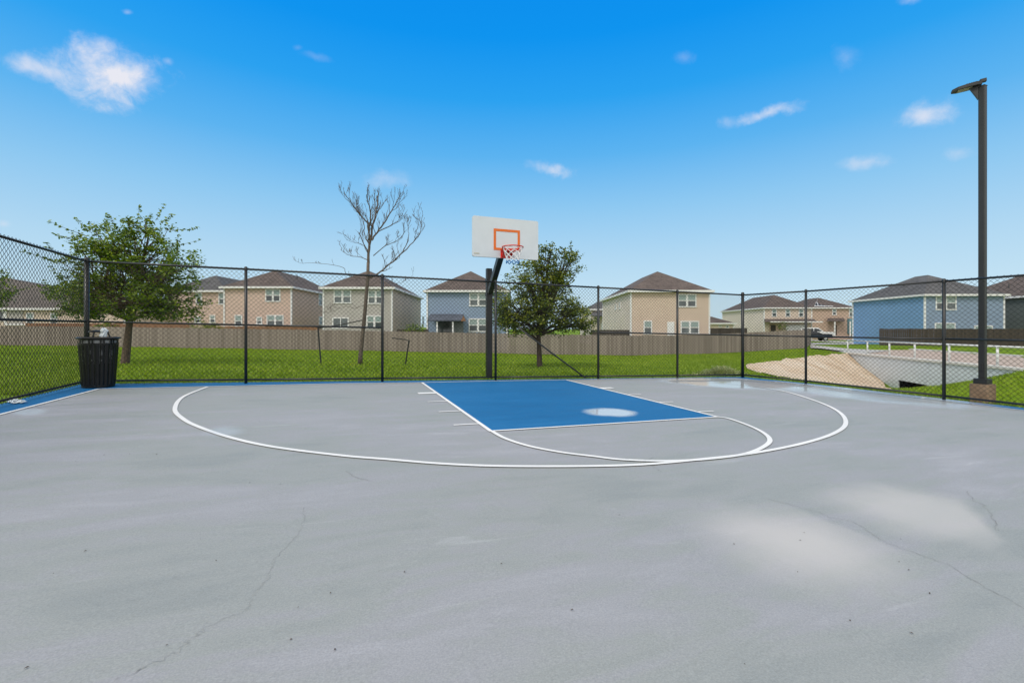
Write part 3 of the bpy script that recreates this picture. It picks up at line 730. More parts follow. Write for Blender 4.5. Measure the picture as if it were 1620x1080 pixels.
# a tree just beyond the left edge of the picture
dE = 19.0; bs = ad(lat(-75, dE), dE); bs.z = tz(lat(-75, dE), dE); fk = at(-72, 520, dE)
oak(bs, fk, [lobe(-70, 450, 19, 62, 48, 1.3, 1.5), lobe(-30, 470, 18.8, 36, 30, .9, 1.0), lobe(-90, 410, 19, 40, 32, 1, 1)],
    'green oak at the far left edge, only a few leafy twigs in view', 150, 60, .11, .11, M['leaf'], M['bark'], 10)

def dead_tree():
    d0 = 16.6
    def Z(x, y, j=0.0): p = at(280 + x / 2.843, 266 + y / 2.843 * .985, d0 + j); return p
    bs = at(570, 588, d0); bs.z = tz(lat(570, d0), d0)
    t = thing('bare_tree', bs, 'leafless dead tree with bare twisting twigs, staked behind the fence', 'tree')
    b = MB()
    def limb(pts, r0, r1, dj, twig=1.0, lvl=0):
        P = [Z(x, y, dj * i / max(1, len(pts) - 1)) for i, (x, y) in enumerate(pts)]
        out = []
        for i in range(len(P) - 1):
            p0, p1, p2, p3 = P[max(i - 1, 0)], P[i], P[i + 1], P[min(i + 2, len(P) - 1)]
            for j in range(5):
                s = j / 5; out.append(.5 * ((2 * p1) + (p2 - p0) * s + (2 * p0 - 5 * p1 + 4 * p2 - p3) * s * s + (3 * p1 - p0 - 3 * p2 + p3) * s ** 3) + Vector((random.gauss(0, .012), random.gauss(0, .012), 0)))
        out.append(P[-1]); n = len(out)
        b.tube(out, [r0 + (r1 - r0) * i / (n - 1) for i in range(n)], 8 if r0 > .04 else 5)
        if twig:
            for i in range(3, n - 1):
                if random.random() < .95 * twig:
                    tdir = (out[i + 1] - out[i - 1]).normalized(); grow(out[i], tdir, random.uniform(.5, 1.15) * min(1.25, twig), max(.006, (r0 + (r1 - r0) * i / n) * .5), 0)
        grow(out[-1], (out[-1] - out[-2]).normalized(), .35, r1, 1)
    def grow(p, dr, L, r, lvl):
        L *= max(.34, min(1.0, (zv(278, d0) - p.z) / 1.1))
        side = Vector((random.gauss(0, 1), random.gauss(0, .8), random.gauss(0, .5))); v = (dr * .7 + side.normalized() * .62 + UP * .35).normalized()
        pts = [p]; n = 7; kink = Vector((random.gauss(0, .12), random.gauss(0, .12), random.gauss(0, .05)))
        for i in range(n):
            v = (v + kink * (1 if (i // 2) % 2 else -1) + Vector((random.gauss(0, .10), random.gauss(0, .10), random.gauss(.07, .07)))).normalized(); pts.append(pts[-1] + v * L / n)
        b.tube(pts, [max(.0042, r * (1 - .7 * i / n)) for i in range(n + 1)], 4)
        if lvl < 2:
            for i in range(2, n):
                if random.random() < .45: grow(pts[i], v, L * random.uniform(.35, .65), r * .55, lvl + 1)
    pts = [(822, 945), (826, 850), (835, 760), (843, 680), (850, 600), (858, 500), (860, 430)]
    P = [Z(x, y) for x, y in pts]; P[0].z = bs.z - .1
    b.tube(P, [.098, .078, .073, .069, .065, .061, .056], 10)
    limb([(860, 435), (868, 350), (880, 270), (895, 200), (905, 140), (902, 105)], .050, .012, .5, .75)
    limb([(862, 330), (860, 260), (825, 215), (790, 165), (755, 118)], .036, .008, -.6, .7)
    limb([(865, 300), (870, 200), (855, 140), (858, 110)], .030, .008, -.3, .7)
    limb([(875, 330), (910, 280), (950, 220), (985, 160), (1005, 120)], .036, .009, .3, .75)
    limb([(905, 290), (960, 262), (990, 245), (1005, 215)], .022, .007, .5, .6)
    limb([(856, 505), (905, 480), (960, 435), (1010, 390), (1060, 340), (1095, 290), (1100, 250)], .036, .008, .7, .6)
    limb([(1010, 390), (1040, 330), (1040, 280), (1035, 250)], .016, .005, .3, .5)
    limb([(885, 400), (930, 360), (990, 330), (1020, 300)], .018, .006, -.5, .6)
    limb([(852, 505), (790, 495), (760, 480), (750, 455), (690, 440), (600, 432), (565, 435)], .014, .004, -.3, .16)
    limb([(858, 420), (820, 405), (780, 400), (750, 380)], .016, .005, .4, .5)
    limb([(855, 385), (835, 350), (800, 340)], .013, .005, -.3, .5)
    limb([(848, 620), (800, 640), (760, 630), (700, 655)], .010, .004, -.3, .35)
    limb([(862, 540), (920, 520), (1000, 525), (1060, 490)], .010, .004, .3, .3)
    limb([(870, 360), (845, 310), (840, 250), (815, 190)], .022, .007, .4, .7)
    b.build('trunk', M['bark_dead'], t, True)
dead_tree()
# tree stakes with straps
def stake(u, vt, vb, lean, d, strap, label):
    p0 = at(u, vb, d); p0.z = tz(lat(u, d), d) - .05; p1 = at(u - lean, vt, d)
    t = thing('tree_stake', p0, label, 'stake', 'stakes holding the bare tree')
    MB().tube([p0, p1], .026, 7).build('post', M['black'], t)
    MB().tube(strap, .02, 5).build('strap', M['black'], t)
stake(508, 517, 590, 5, 16.5, [at(503, 519, 16.5), at(540, 513.5, 16.55), at(573, 506.5, 16.6)], 'leaning black stake left of the bare tree with its strap still tied')
stake(641, 538, 590, -6, 16.9, [at(620, 534.5, 16.9), at(640, 537, 16.9), at(648, 539, 16.9), at(645, 547, 16.9)], 'leaning black stake right of the bare tree with its strap hanging loose')

# shrubs and weeds
def shrub(u, v0, v1, d, wpx, label, lm, n=22, name='shrub'):
    p = ad(lat(u, d), d); p.z = tz(lat(u, d), d); t = thing(name, p, label, 'shrub')
    zt = zv(v0, d); w = wpx / 2 * d / FPX; cen = []; rad = []; b = MB()
    for _ in range(n):
        q = Vector((random.uniform(-1, 1), random.uniform(-1, 1), 0)); zz = random.uniform(max(p.z, zv(v1, d)), zt)
        c = p + RT * q.x * w + FW * q.y * w * .7; c.z = zz - abs(q.x) * (zt - zv(v1, d)) * .35; cen.append(tuple(c)); rad.append(random.uniform(.2, .4)); b.tube([p, p.lerp(c, .5) + UP * .1, c], [.02, .012, .004], 4)
    b.build('stem', M['bark'], t); V, F = leaf_cloud(cen, rad, 26, .16); npmesh('foliage', V, F, lm, t, n=4)
shrub(325, 511, 523, 44, 66, 'yellow-green shrub showing above the wooden fence right of the left oak', M['leaf_lime'], 40)
shrub(165, 509, 520, 44, 26, 'small green bush peeking over the wooden fence behind the trash can', M['leaf'], 16)
shrub(1238, 506, 524, 62, 13, 'young dark tree in front of the beige house with porch', M['leaf_dark'], 16)
shrub(652, 511, 522, 44, 40, 'low green bush at the foot of the warm grey house', M['leaf'], 14)
def weeds():
    V = []; F = []; c = 0
    for _ in range(900):
        u = random.gauss(1140, 17); d = 14.9 + random.uniform(-.45, .55); a = lat(u, d); p = ad(a, d); p.z = tz(a, d)
        h = random.uniform(.10, .34) * max(.35, 1 - abs(u - 1142) / 55); q = Vector((random.gauss(0, .1), random.gauss(0, .1), h)); s = Vector((random.gauss(0, 1), random.gauss(0, 1), 0)).normalized() * .014
        V += [tuple(p - s), tuple(p + s), tuple(p + q + s * .6), tuple(p + q - s * .6)]; F.append((c, c + 1, c + 2, c + 3)); c += 4
        for _ in range(3):
            e = p + q * random.uniform(.6, 1.1); w = Vector((random.gauss(0, 1), random.gauss(0, 1), random.gauss(0, 1))).normalized() * .022; x = w.cross(UP)
            V += [tuple(e - w), tuple(e + x), tuple(e + w), tuple(e - x)]; F.append((c, c + 1, c + 2, c + 3)); c += 4
    o = npmesh('weed_clump', V, F, M['weed'], n=4); rebase(o, ad(lat(1140, 14.9), 14.9, tz(lat(1140, 14.9), 14.9))); tag(o, 'pale seeding weed clump behind the back fence, left of the right corner post', 'weeds')
weeds()

# grass blades on the lawn close behind the fences
def grass():
    V = []; F = []; N = 260000; c = 0
    dd = 8.0 + (43 - 8.0) * rng.random(N) ** 1.5; uu = rng.uniform(-60, 1680, N)
    POLY = BTOP + BBOT[::-1]
    out = []
    for d, u in zip(dd, uu):
        a = (u - 810) / FPX * d; p = CAM + RT * a + FW * d
        if inside_court(p.x, p.y, -.02) or a > road_a(d) - .4: continue
        if a > 8 and in_poly(a + random.gauss(0, .22), d + random.gauss(0, .22), POLY) and random.random() > .012: continue
        out.append((p.x, p.y, terr(a, d), d))
    A = np.array(out); n = len(A)
    h = rng.uniform(.035, .095, n) * (1 + .02 * (A[:, 3] - 12)); w = rng.uniform(.012, .022, n) * (1 + .05 * (A[:, 3] - 10)); th = rng.uniform(0, 2 * math.pi, n)
    sx, sy = np.cos(th) * w, np.sin(th) * w; lx, ly = rng.normal(0, .045, n), rng.normal(0, .045, n)
    v = np.zeros((n, 3, 3)); v[:, 0] = np.stack([A[:, 0] - sx, A[:, 1] - sy, A[:, 2] - .01], 1); v[:, 1] = np.stack([A[:, 0] + sx, A[:, 1] + sy, A[:, 2] - .01], 1); v[:, 2] = np.stack([A[:, 0] + lx, A[:, 1] + ly, A[:, 2] + h], 1)
    o = npmesh('grass', v.reshape(-1, 3), np.arange(3 * n).reshape(-1, 3), M['blade'], n=3); tag(o, 'bright green lawn grass behind the chain-link fences', 'grass', kind='stuff')
grass()

# ------------------------------------------------------------------ wooden fences
def board_fence(name, label, pts, h, m, pw=.14, group=None, posts=True, rails=True):
    """pts: (u, d, z_base) along the run"""
    P = [ad(lat(u, d), d, z) for u, d, z in pts]; t = thing(name, P[0], label, 'fence', group)
    b = MB(); rl = MB(); ps = []
    for i in range(len(P) - 1):
        p, q = P[i], P[i + 1]; e = q - p; L = math.hypot(e.x, e.y); ex = Vector((e.x / L, e.y / L, 0)); nn = Vector((-ex.y, ex.x, 0)); n = max(1, int(L / pw))
        for k in range(n):
            s = (k + .5) / n; c = p.lerp(q, s); hh = h + random.uniform(-.025, .025); tw = random.uniform(-.006, .006)
            b.box(c + UP * (hh / 2 + .02) + nn * tw, ex * (pw * .475), nn * .009, UP * hh / 2)
        for z in (.3, h - .3): rl.box((p + q) / 2 + UP * (z) + nn * .045, ex * (L / 2) + UP * (e.z / 2), nn * .02, UP * .045)
    b.build('board_panel', m, t)
    if rails: rl.build('rail', m, t)
    return t
def zb(v, d): return zv(v, d)
board_fence('wooden_fence', 'long weathered grey-brown board fence across the back of the lawn', [(-260, 42, .15), (-120, 42, .02), (0, 42, zb(547.5, 42)), (180, 42, zb(549, 42)), (350, 42, zb(551.5, 42)), (480, 42, zb(553.5, 42)), (600, 42, zb(555.5, 42)), (725, 42, zb(558, 42)), (850, 42, zb(560.5, 42)), (1000, 42.2, zb(562.5, 42.2)), (1080, 43, zb(561.5, 43)), (1170, 44.5, zb(557, 44.5)), (1276, 46, zb(550.5, 46))], 1.86, M['wood'])
G2 = 'board fences between the back gardens'
board_fence('wooden_fence', 'reddish cedar fence beside the rose-tan house with two double windows', [(345, 47.2, -.2), (505, 47.2, -.2)], 1.95, M['wood_red'], group=G2)
board_fence('wooden_fence', 'short dark fence between the warm grey house and the slate blue house', [(628, 45.6, -.35), (678, 45.6, -.35)], 1.80, M['wood_dark'], group=G2)
board_fence('wooden_fence', 'reddish fence in front of the low cream house, left of the oak trunk', [(40, 44.6, .2), (300, 44.6, .15)], 1.85, M['wood_red'], group=G2)
board_fence('wooden_fence', 'dark fence beside the tan brick house, right of the middle oak', [(935, 45.2, -.75), (996, 45.2, -.75)], 2.15, M['wood_dark'], group=G2)
board_fence('wooden_fence', 'dark brown fence left of the beige house with porch', [(1122, 56, -.3), (1182, 56, -.3)], 1.95, M['wood_dark'], group=G2)
board_fence('wooden_fence', 'grey board fence turning back from the right end of the long fence', [(1276, 46, zb(550.5, 46)), (1283, 56, -.3)], 1.86, M['wood'], group=G2)
board_fence('wooden_fence', 'dark stained board fence below the bright blue house beyond the road', [(1391, 46.5, zb(546.5, 46.5)), (1437, 45.5, -.2), (1480, 45, -.2), (1640, 44.5, -.22), (1950, 44, -.3)], 1.72, M['wood_dark'], group=G2)

# ------------------------------------------------------------------ houses (built in a frame parallel to the lot line)
class House:
    def __init__(s, label, a0, a1, d0, d1, zg, ze, wall, roof, pitch=.58, oh=.38, ridge=None, gable=False, wall_l=None, wall_r=None, name='house', group='two-storey houses behind the lawn'):
        s.a0, s.a1, s.d0, s.d1, s.zg, s.ze = a0, a1, d0, d1, zg, ze
        s.t = t = thing(name, ad((a0 + a1) / 2, (d0 + d1) / 2, zg), label, 'house', group)
        P = lambda a, d, z: ad(a, d, z)
        s.P = P
        b = MB(); z0 = zg - 1.2
        c = [(a0, d0), (a1, d0), (a1, d1), (a0, d1)]
        for i in range(4):
            if (i == 3 and wall_l) or (i == 1 and wall_r): continue
            (p, q), (r, w) = c[i], c[(i + 1) % 4]; b.face([P(p, q, z0), P(r, w, z0), P(r, w, ze + .05), P(p, q, ze + .05)])
        s.wall = b.build('wall', wall, t)
        if wall_l:
            b = MB(); b.face([P(a0, d1, z0), P(a0, d0, z0), P(a0, d0, ze + .05), P(a0, d1, ze + .05)]); b.build('side_wall', wall_l, t)
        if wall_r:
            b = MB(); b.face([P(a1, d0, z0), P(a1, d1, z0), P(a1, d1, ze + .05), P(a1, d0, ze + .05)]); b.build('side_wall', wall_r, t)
        # hip roof with ridge along the deeper axis
        A0, A1, D0, D1 = a0 - oh, a1 + oh, d0 - oh, d1 + oh; zr0 = ze; r = MB()
        wa, wd = A1 - A0, D1 - D0
        if ridge is None:
            h = pitch * min(wa, wd) / 2
            if wd >= wa: R0, R1 = ((A0 + A1) / 2, D0 + wa / 2), ((A0 + A1) / 2, D1 - wa / 2)
            else: R0, R1 = (A0 + wd / 2, (D0 + D1) / 2), (A1 - wd / 2, (D0 + D1) / 2)
            zr = ze + h
        else: R0, R1, zr = ridge
        e = [P(A0, D0, zr0), P(A1, D0, zr0), P(A1, D1, zr0), P(A0, D1, zr0)]; p0 = P(*R0, zr); p1 = P(*R1, zr)
        if abs(R0[0] - R1[0]) < 1e-6: r.face([e[0], e[1], p0]); r.face([e[1], e[2], p1, p0]); r.face([e[2], e[3], p1]); r.face([e[3], e[0], p0, p1])
        else: r.face([e[0], e[1], p1, p0]); r.face([e[1], e[2], p1]); r.face([e[2], e[3], p0, p1]); r.face([e[3], e[0], p0])
        s.roof = r.build('roof', roof, t); s.e = (e, p0, p1)
        # fascia and soffit
        f = MB(); fh = .11
        mid = [((A0 + A1) / 2, D0, A1 - A0, 1), ((A0 + A1) / 2, D1, A1 - A0, 1), (A0, (D0 + D1) / 2, D1 - D0, 0), (A1, (D0 + D1) / 2, D1 - D0, 0)]
        for (ca, cd, L, hor) in mid: f.box(P(ca, cd, ze - .03), (RT if hor else FW) * (L / 2 + .015), (FW if hor else RT) * .015, UP * fh)
        f.face([P(A0, D0, ze - .10), P(A0, D1, ze - .10), P(A1, D1, ze - .10), P(A1, D0, ze - .10)])
        f.build('fascia', M['white_trim'], t)
        for (a, d) in c[:2] + ([c[2]] if a1 < 0 else [c[3]]): MB().box(P(a, d, (ze + zg) / 2 - .3), RT * .075, FW * .075, UP * ((ze - zg) / 2 + .25)).build('corner_trim', M['white_trim'], t)
    def win(s, u0, u1, v0, v1, side='F', kind='sash', mat_=None):
        """window given by where its frame stands on the front (F), left (L) or right (R) wall"""
        if side == 'F': d = s.d0; a_, b_ = lat(u0, d), lat(u1, d); c = s.P((a_ + b_) / 2, d, 0); X = RT; N = -FW; w = (b_ - a_) / 2; dd = d
        else:
            a = s.a0 if side == 'L' else s.a1; da, db = a * FPX / (u0 - 810), a * FPX / (u1 - 810); c = s.P(a, (da + db) / 2, 0); X = FW; N = -RT if side == 'L' else RT; w = abs(da - db) / 2; dd = (da + db) / 2
        z0, z1 = zv(v1, dd), zv(v0, dd); h = (z1 - z0) / 2; c.z = (z0 + z1) / 2; fw = .11; f = MB()
        c0 = c + N * .03
        f.box(c0 + UP * (h - fw / 2), X * w, N * .035, UP * fw / 2); f.box(c0 - UP * (h - fw / 2), X * (w + .04), N * .045, UP * fw / 2)
        for sg in (-1, 1): f.box(c0 + X * sg * (w - fw / 2), X * fw / 2, N * .035, UP * (h - fw))
        if kind == 'sash': f.box(c0, X * (w - fw), N * .028, UP * .035)
        if kind == 'slide': f.box(c0, X * .04, N * .028, UP * (h - fw))
        fo = f.build('window', M['white_trim'], s.t)
        g = MB()
        if kind == 'sash':
            g.box(c0 - N * .02 - UP * (h / 2), X * (w - fw), N * .012, UP * (h / 2 - .05))
            MB().box(c0 - N * .015 + UP * (h / 2), X * (w - fw), N * .012, UP * (h / 2 - .05)).build('upper_pane', M['blind'], fo)
        else: g.box(c0 - N * .02, X * (w - fw), N * .012, UP * (h - fw))
        g.build('pane', mat_ or M['glass'], fo)
    def dbl(s, u0, u1, v0, v1, side='F'):
        m = (u0 + u1) / 2; s.win(u0, m + .15, v0, v1, side); s.win(m - .15, u1, v0, v1, side)
    def patch(s, name, u0, u1, v0, v1, m, depth=.05, off=.03):
        d = s.d0; a_, b_ = lat(u0, d), lat(u1, d); z0, z1 = zv(v1, d), zv(v0, d)
        return MB().box(s.P((a_ + b_) / 2, d - off, (z0 + z1) / 2), RT * ((b_ - a_) / 2), FW * depth, UP * ((z1 - z0) / 2)).build(name, m, s.t)
    def vent(s, u, v, d):
        p = at(u, v, d); b = MB(); b.tube([p - UP * .25, p + UP * .22], .06, 7); b.build('roof_vent', M['roof3'], s.t)
L_ = lat
# rose tan
h = House('two-storey rose-tan house with brown hip roof, left of the warm grey house', L_(355, 50), L_(461, 50), 50, 64, -.3, zv(454.5, 50), M['w_rose'], M['roof'])
h.dbl(420, 444, 457, 477.5); h.dbl(422, 449, 498, 516); h.win(371.5, 383.5, 498, 517); h.win(406, 415, 501, 513)
h.win(503.5, 509.5, 464, 483.5, 'R'); h.win(504, 510.5, 500.5, 514, 'R'); h.vent(470, 438, 56)
# its neighbour
h = House('two-storey tan house with dark hip roof half hidden by the left oak', L_(262, 53), L_(357, 53), 53, 66, -.2, zv(460.5, 53), M['w_rose'], M['roof3'])
h.win(310, 320, 463, 482); h.win(346, 355.5, 463, 482); h.win(332, 341, 498, 511); h.win(308, 318, 500, 511)
# warm grey
h = House('two-storey warm grey house with brown hip roof behind the bare tree', L_(512, 47), L_(620, 47), 47, 61.5, -.5, zv(455.5, 47), M['w_grey'], M['roof'], wall_r=M['w_taupe'])  # right wall is tan, its colour also lightened to lift the shaded side
h.dbl(528, 556, 458, 480); h.dbl(582, 607, 459, 481); h.win(526, 552, 502, 520, kind='slide'); h.dbl(580, 605, 499, 520)
h.win(668.0, 670.5, 500, 514, 'R'); h.vent(628, 452, 55)
# slate blue
h = House('two-storey slate blue house with covered patio, behind the hoop post', L_(676, 47), L_(676, 47) + 8.3, 47, 61, -.8, zv(460.5, 47), M['w_blue'], M['roof'])
h.dbl(742.5, 771, 463.5, 484.5); h.dbl(741.5, 771, 503.5, 525)
p = h.P; z1 = zv(497, 47); d_ = 47; b = MB()
pa0, pa1 = L_(683, 47), L_(732, 47); za = zv(497.5, 47); zb_ = zv(507, 45.2)
b.hexa([p(pa0 - .1, 45.1, zb_ - .06), p(pa1 + .1, 45.1, zb_ - .06), p(pa1 + .1, 46.98, za - .06), p(pa0 - .1, 46.98, za - .06), p(pa0 - .1, 45.1, zb_ + .06), p(pa1 + .1, 45.1, zb_ + .06), p(pa1 + .1, 46.98, za + .06), p(pa0 - .1, 46.98, za + .06)])
pc = b.build('patio_roof', M['roof_blue'], h.t)
for u in (691.5, 716.5): MB().box(ad(L_(u, 45.3), 45.3, (zb_ - 1.2) / 2), RT * .07, FW * .07, UP * ((zb_ + 1.0) / 2)).build('patio_post', M['white_trim'], h.t)
h.patch('patio_door', 693, 715, 507, 528, M['glass'], .03, .035)
MB().face and None
gb = MB(); gb.face([ad(L_(729, 45.05), 45.05, zv(508, 45.05)), ad(L_(737, 45.05), 45.05, zv(508, 45.05)), ad(L_(733, 45.05), 45.05, zv(499.5, 45.05))]); gb.face([ad(L_(737, 45.05), 45.05, zv(508, 45.05)), ad(L_(729, 45.05), 45.05, zv(508, 45.05)), ad(L_(733, 46.9), 46.9, zv(498, 46.9))]); gb.build('patio_gable', M['wood_red'], h.t)
h.patch('patio_screen', 717.5, 735, 508, 530, M['w_green'], .04, 1.2)
# tan brick
h = House('two-storey tan brick house with cream side wall, alone right of the middle oak', L_(998, 46), L_(1122, 46), 46, 60, -.9, zv(460.5, 46), M['w_tan'], M['roof'], wall_l=M['w_pale'])
h.dbl(1072, 1101.5, 465, 486); h.win(1018, 1031.5, 507, 529); h.dbl(1076.5, 1106, 507.5, 528.5); h.patch('back_door', 1055.5, 1066.5, 509, 531, M['white_trim'], .03, .02)
h.win(973.5, 975.5, 482, 490, 'L', 'plain'); h.win(980, 982, 479, 489, 'L', 'plain'); h.vent(1042, 446, 51)
# distant house left of the tan one
h = House('far grey-roofed house with white garage, between the middle oak and the tan brick house', L_(934, 70), L_(985, 70), 70, 80, -.4, zv(489.5, 70), M['w_pale'], M['roof3'], group=None)
h.patch('garage_door', 950.5, 966, 511, 523, M['white_trim'], .04, .02)
b = MB(); z_ = zv(497, 68); b.hexa([ad(L_(934, 68), 68, zv(499.5, 68) - .1), ad(L_(962, 68), 68, zv(499.5, 68) - .1), ad(L_(966, 69.9), 69.9, z_ + .2), ad(L_(938, 69.9), 69.9, z_ + .2), ad(L_(934, 68), 68, zv(499.5, 68) + .05), ad(L_(962, 68), 68, zv(499.5, 68) + .05), ad(L_(966, 69.9), 69.9, zv(493, 69.9)), ad(L_(938, 69.9), 69.9, zv(493, 69.9))]); b.build('lower_roof', M['roof3'], h.t)
# low cream house, far left
h = House('low single-storey cream house with broad grey-brown roof at the left edge', -80, L_(197, 47), 47, 60, .5, zv(488.5, 47), M['w_cream'], M['roof2'], ridge=((-72, 53.5), (-59.6, 53.5), zv(440, 53.5)), group=None)
h.win(42, 54, 494.5, 513.5, kind='sash'); h.win(80, 91.5, 495, 513.5, kind='sash')
h.patch('patio_recess', 14, 37, 491, 513, M['w_grey'], .03, .02); h.patch('patio_post', 8.5, 12, 490, 514, M['white_trim'], .06, .06); h.patch('patio_sill', 12, 42, 512.5, 514.5, M['white_trim'], .06, .06); h.win(-2, 7, 491, 508, kind='plain')
# beige with porch
h = House('two-storey beige house with porch roof and white garage, left of the bright blue house', L_(1209, 81), L_(1284, 81), 81, 97, -.2, zv(487, 81), M['w_cream'], M['roof'], wall_l=M['w_pale'], group='houses across the road')
for u in (1221, 1242.5, 1263.5): h.win(u, u + 7.5, 489, 501)
b = MB(); b.hexa([ad(L_(1210, 79.4), 79.4, zv(509.6, 79.4)), ad(L_(1293, 79.4), 79.4, zv(509.6, 79.4)), ad(L_(1288, 80.95), 80.95, zv(507, 80.95)), ad(L_(1209, 80.95), 80.95, zv(507, 80.95)), ad(L_(1210, 79.4), 79.4, zv(508.4, 79.4)), ad(L_(1293, 79.4), 79.4, zv(508.4, 79.4)), ad(L_(1288, 80.95), 80.95, zv(504.4, 80.95)), ad(L_(1209, 80.95), 80.95, zv(504.4, 80.95))]); b.build('porch_roof', M['roof'], h.t)
h.patch('porch_fascia', 1210, 1292, 508.6, 510.2, M['white_trim'], .05, 1.62)
h.patch('garage_door', 1243, 1276, 514, 524, M['white_trim'], .04, .03); h.patch('front_door', 1219, 1227, 514, 524, M['wood_dark'], .04, .03); h.patch('porch_recess', 1217, 1237, 510.5, 524, M['w_brown'], .02, .02)
# brown with solar
h = House('two-storey brown brick house with solar panels on its roof, behind the white car', L_(1284, 86), L_(1352, 86), 86, 98, -.2, zv(487, 86), M['w_brown'], M['roof'], pitch=.50, group='houses across the road')
h.win(1316.5, 1323, 488.5, 498.5); h.win(1343, 1350.5, 487.5, 501); h.patch('front_door', 1319.5, 1323.5, 514, 530, M['wood_dark'], .03, .03)
b = MB(); b.hexa([ad(L_(1308, 84.3), 84.3, zv(508.5, 84.3)), ad(L_(1337, 84.3), 84.3, zv(508.5, 84.3)), ad(L_(1335, 85.9), 85.9, zv(507.5, 85.9)), ad(L_(1310, 85.9), 85.9, zv(507.5, 85.9)), ad(L_(1308, 84.3), 84.3, zv(507.5, 84.3)), ad(L_(1337, 84.3), 84.3, zv(507.5, 84.3)), ad(L_(1335, 85.9), 85.9, zv(503, 85.9)), ad(L_(1310, 85.9), 85.9, zv(503, 85.9))]); b.build('porch_roof', M['roof'], h.t)
for u in (1311, 1335): h.patch('porch_post', u - .8, u + .8, 508.5, 532, M['white_trim'], .08, 1.6)
h.patch('teal_bay', 1340, 1352, 504, 528, M['teal'], .25, .3)
# solar arrays on the front slope
e, p0, p1 = h.e
def on_roof(s, tt): q0 = e[0].lerp(e[1], s); q1 = p0.lerp(p1, s); return q0.lerp(q1, tt)
for i in range(5):
    for j in range(2):
        s0 = .06 + .095 * i + .03 * j; q = [on_roof(s0, .10 + .42 * j), on_roof(s0 + .085, .10 + .42 * j), on_roof(s0 + .085, .48 + .42 * j), on_roof(s0, .48 + .42 * j)]
        n = (q[1] - q[0]).cross(q[3] - q[0]).normalized(); n = n if n.z > 0 else -n; c = sum(q, Vector()) / 4
        so = MB().hexa([x + n * .08 for x in q] + [x + n * .12 for x in q]).build('solar_panel', M['solar_frame']); rebase(so, c)
        tag(so, 'white-edged solar panel on the roof of the brown brick house', 'solar panel', 'solar panels on the brown house')
        gl = MB().hexa([c + (x - c) * .80 + n * .115 for x in q] + [c + (x - c) * .80 + n * .128 for x in q]).build('cells', M['solar'], so)
# blue house
h = House('two-storey bright blue house with white trim beyond the road railing', L_(1463, 50), L_(1588, 50), 50, 60.5, -.3, zv(466.5, 50), M['w_blue'], M['roof3'], wall_l=M['w_blue_lit'], group='houses across the road')
h.dbl(1480, 1512.5, 468, 490.5); h.dbl(1478.5, 1511, 510.5, 532); h.dbl(1541, 1570, 514.5, 534); h.vent(1430, 452, 55); h.vent(1499, 446, 56); h.vent(1452, 462, 52)
# green-grey
h = House('two-storey dark green-grey house at the right edge', 58.6, 68, 47, 61, -.3, zv(463.5, 47), M['w_green'], M['roof'], group='houses across the road')
h.vent(1596, 452, 52)
# small low house
h = House('small far single-storey house with brown roof right of the tan brick house', L_(1085, 74), L_(1160, 74), 74, 88, -.2, zv(511.5, 74), M['w_cream'], M['roof'], pitch=.42, group=None)
h.win(1137, 1141, 513.5, 518, kind='plain'); h.win(1148, 1153, 514.5, 519, kind='plain')

# ------------------------------------------------------------------ road, headwall and railing
def ribbon(name, pts_l, pts_r, m):
    b = MB()
    for i in range(len(pts_l) - 1): b.face([pts_l[i], pts_r[i], pts_r[i + 1], pts_l[i + 1]])
    o = b.build(name, m); o['kind'] = 'structure'; return o
ds = [8, 14, 20, 26, 32, 38, 44, 50]
ribbon('road', [ad(road_a(d) + .25, d, -.56) for d in ds], [ad(road_a(d) + 9.2, d, -.54) for d in ds], M['road'])
def kerb(off, z, w=.16, hh=.14, nm='kerb'):
    b = MB()
    for i in range(len(ds) - 1):
        d0, d1 = ds[i], ds[i + 1]; a0, a1 = road_a(d0) + off, road_a(d1) + off
        b.hexa([ad(a0 - w, d0, z - .4), ad(a0 + w, d0, z - .4), ad(a1 + w, d1, z - .4), ad(a1 - w, d1, z - .4), ad(a0 - w, d0, z + hh), ad(a0 + w, d0, z + hh), ad(a1 + w, d1, z + hh), ad(a1 - w, d1, z + hh)])
    o = b.build(nm, M['coping']); o['kind'] = 'structure'
kerb(9.35, -.56); kerb(11.2, -.50, .55, .10, 'sidewalk')
b = MB(); n = 18; sl = []
ribbon('street', [ad(L_(1282, 60), 60, zv(541, 60)), ad(L_(1290, 50), 50, zv(546, 50)), ad(L_(1345, 44), 44, zv(551.5, 44)), ad(L_(1410, 42), 42, -.50)], [ad(L_(1282, 46.5), 46.5, zv(550, 46.5)), ad(L_(1300, 44), 44, zv(551, 44)), ad(L_(1340, 39.0), 39, zv(556, 39)), ad(L_(1370, 37), 37, -.53)], M['street'])
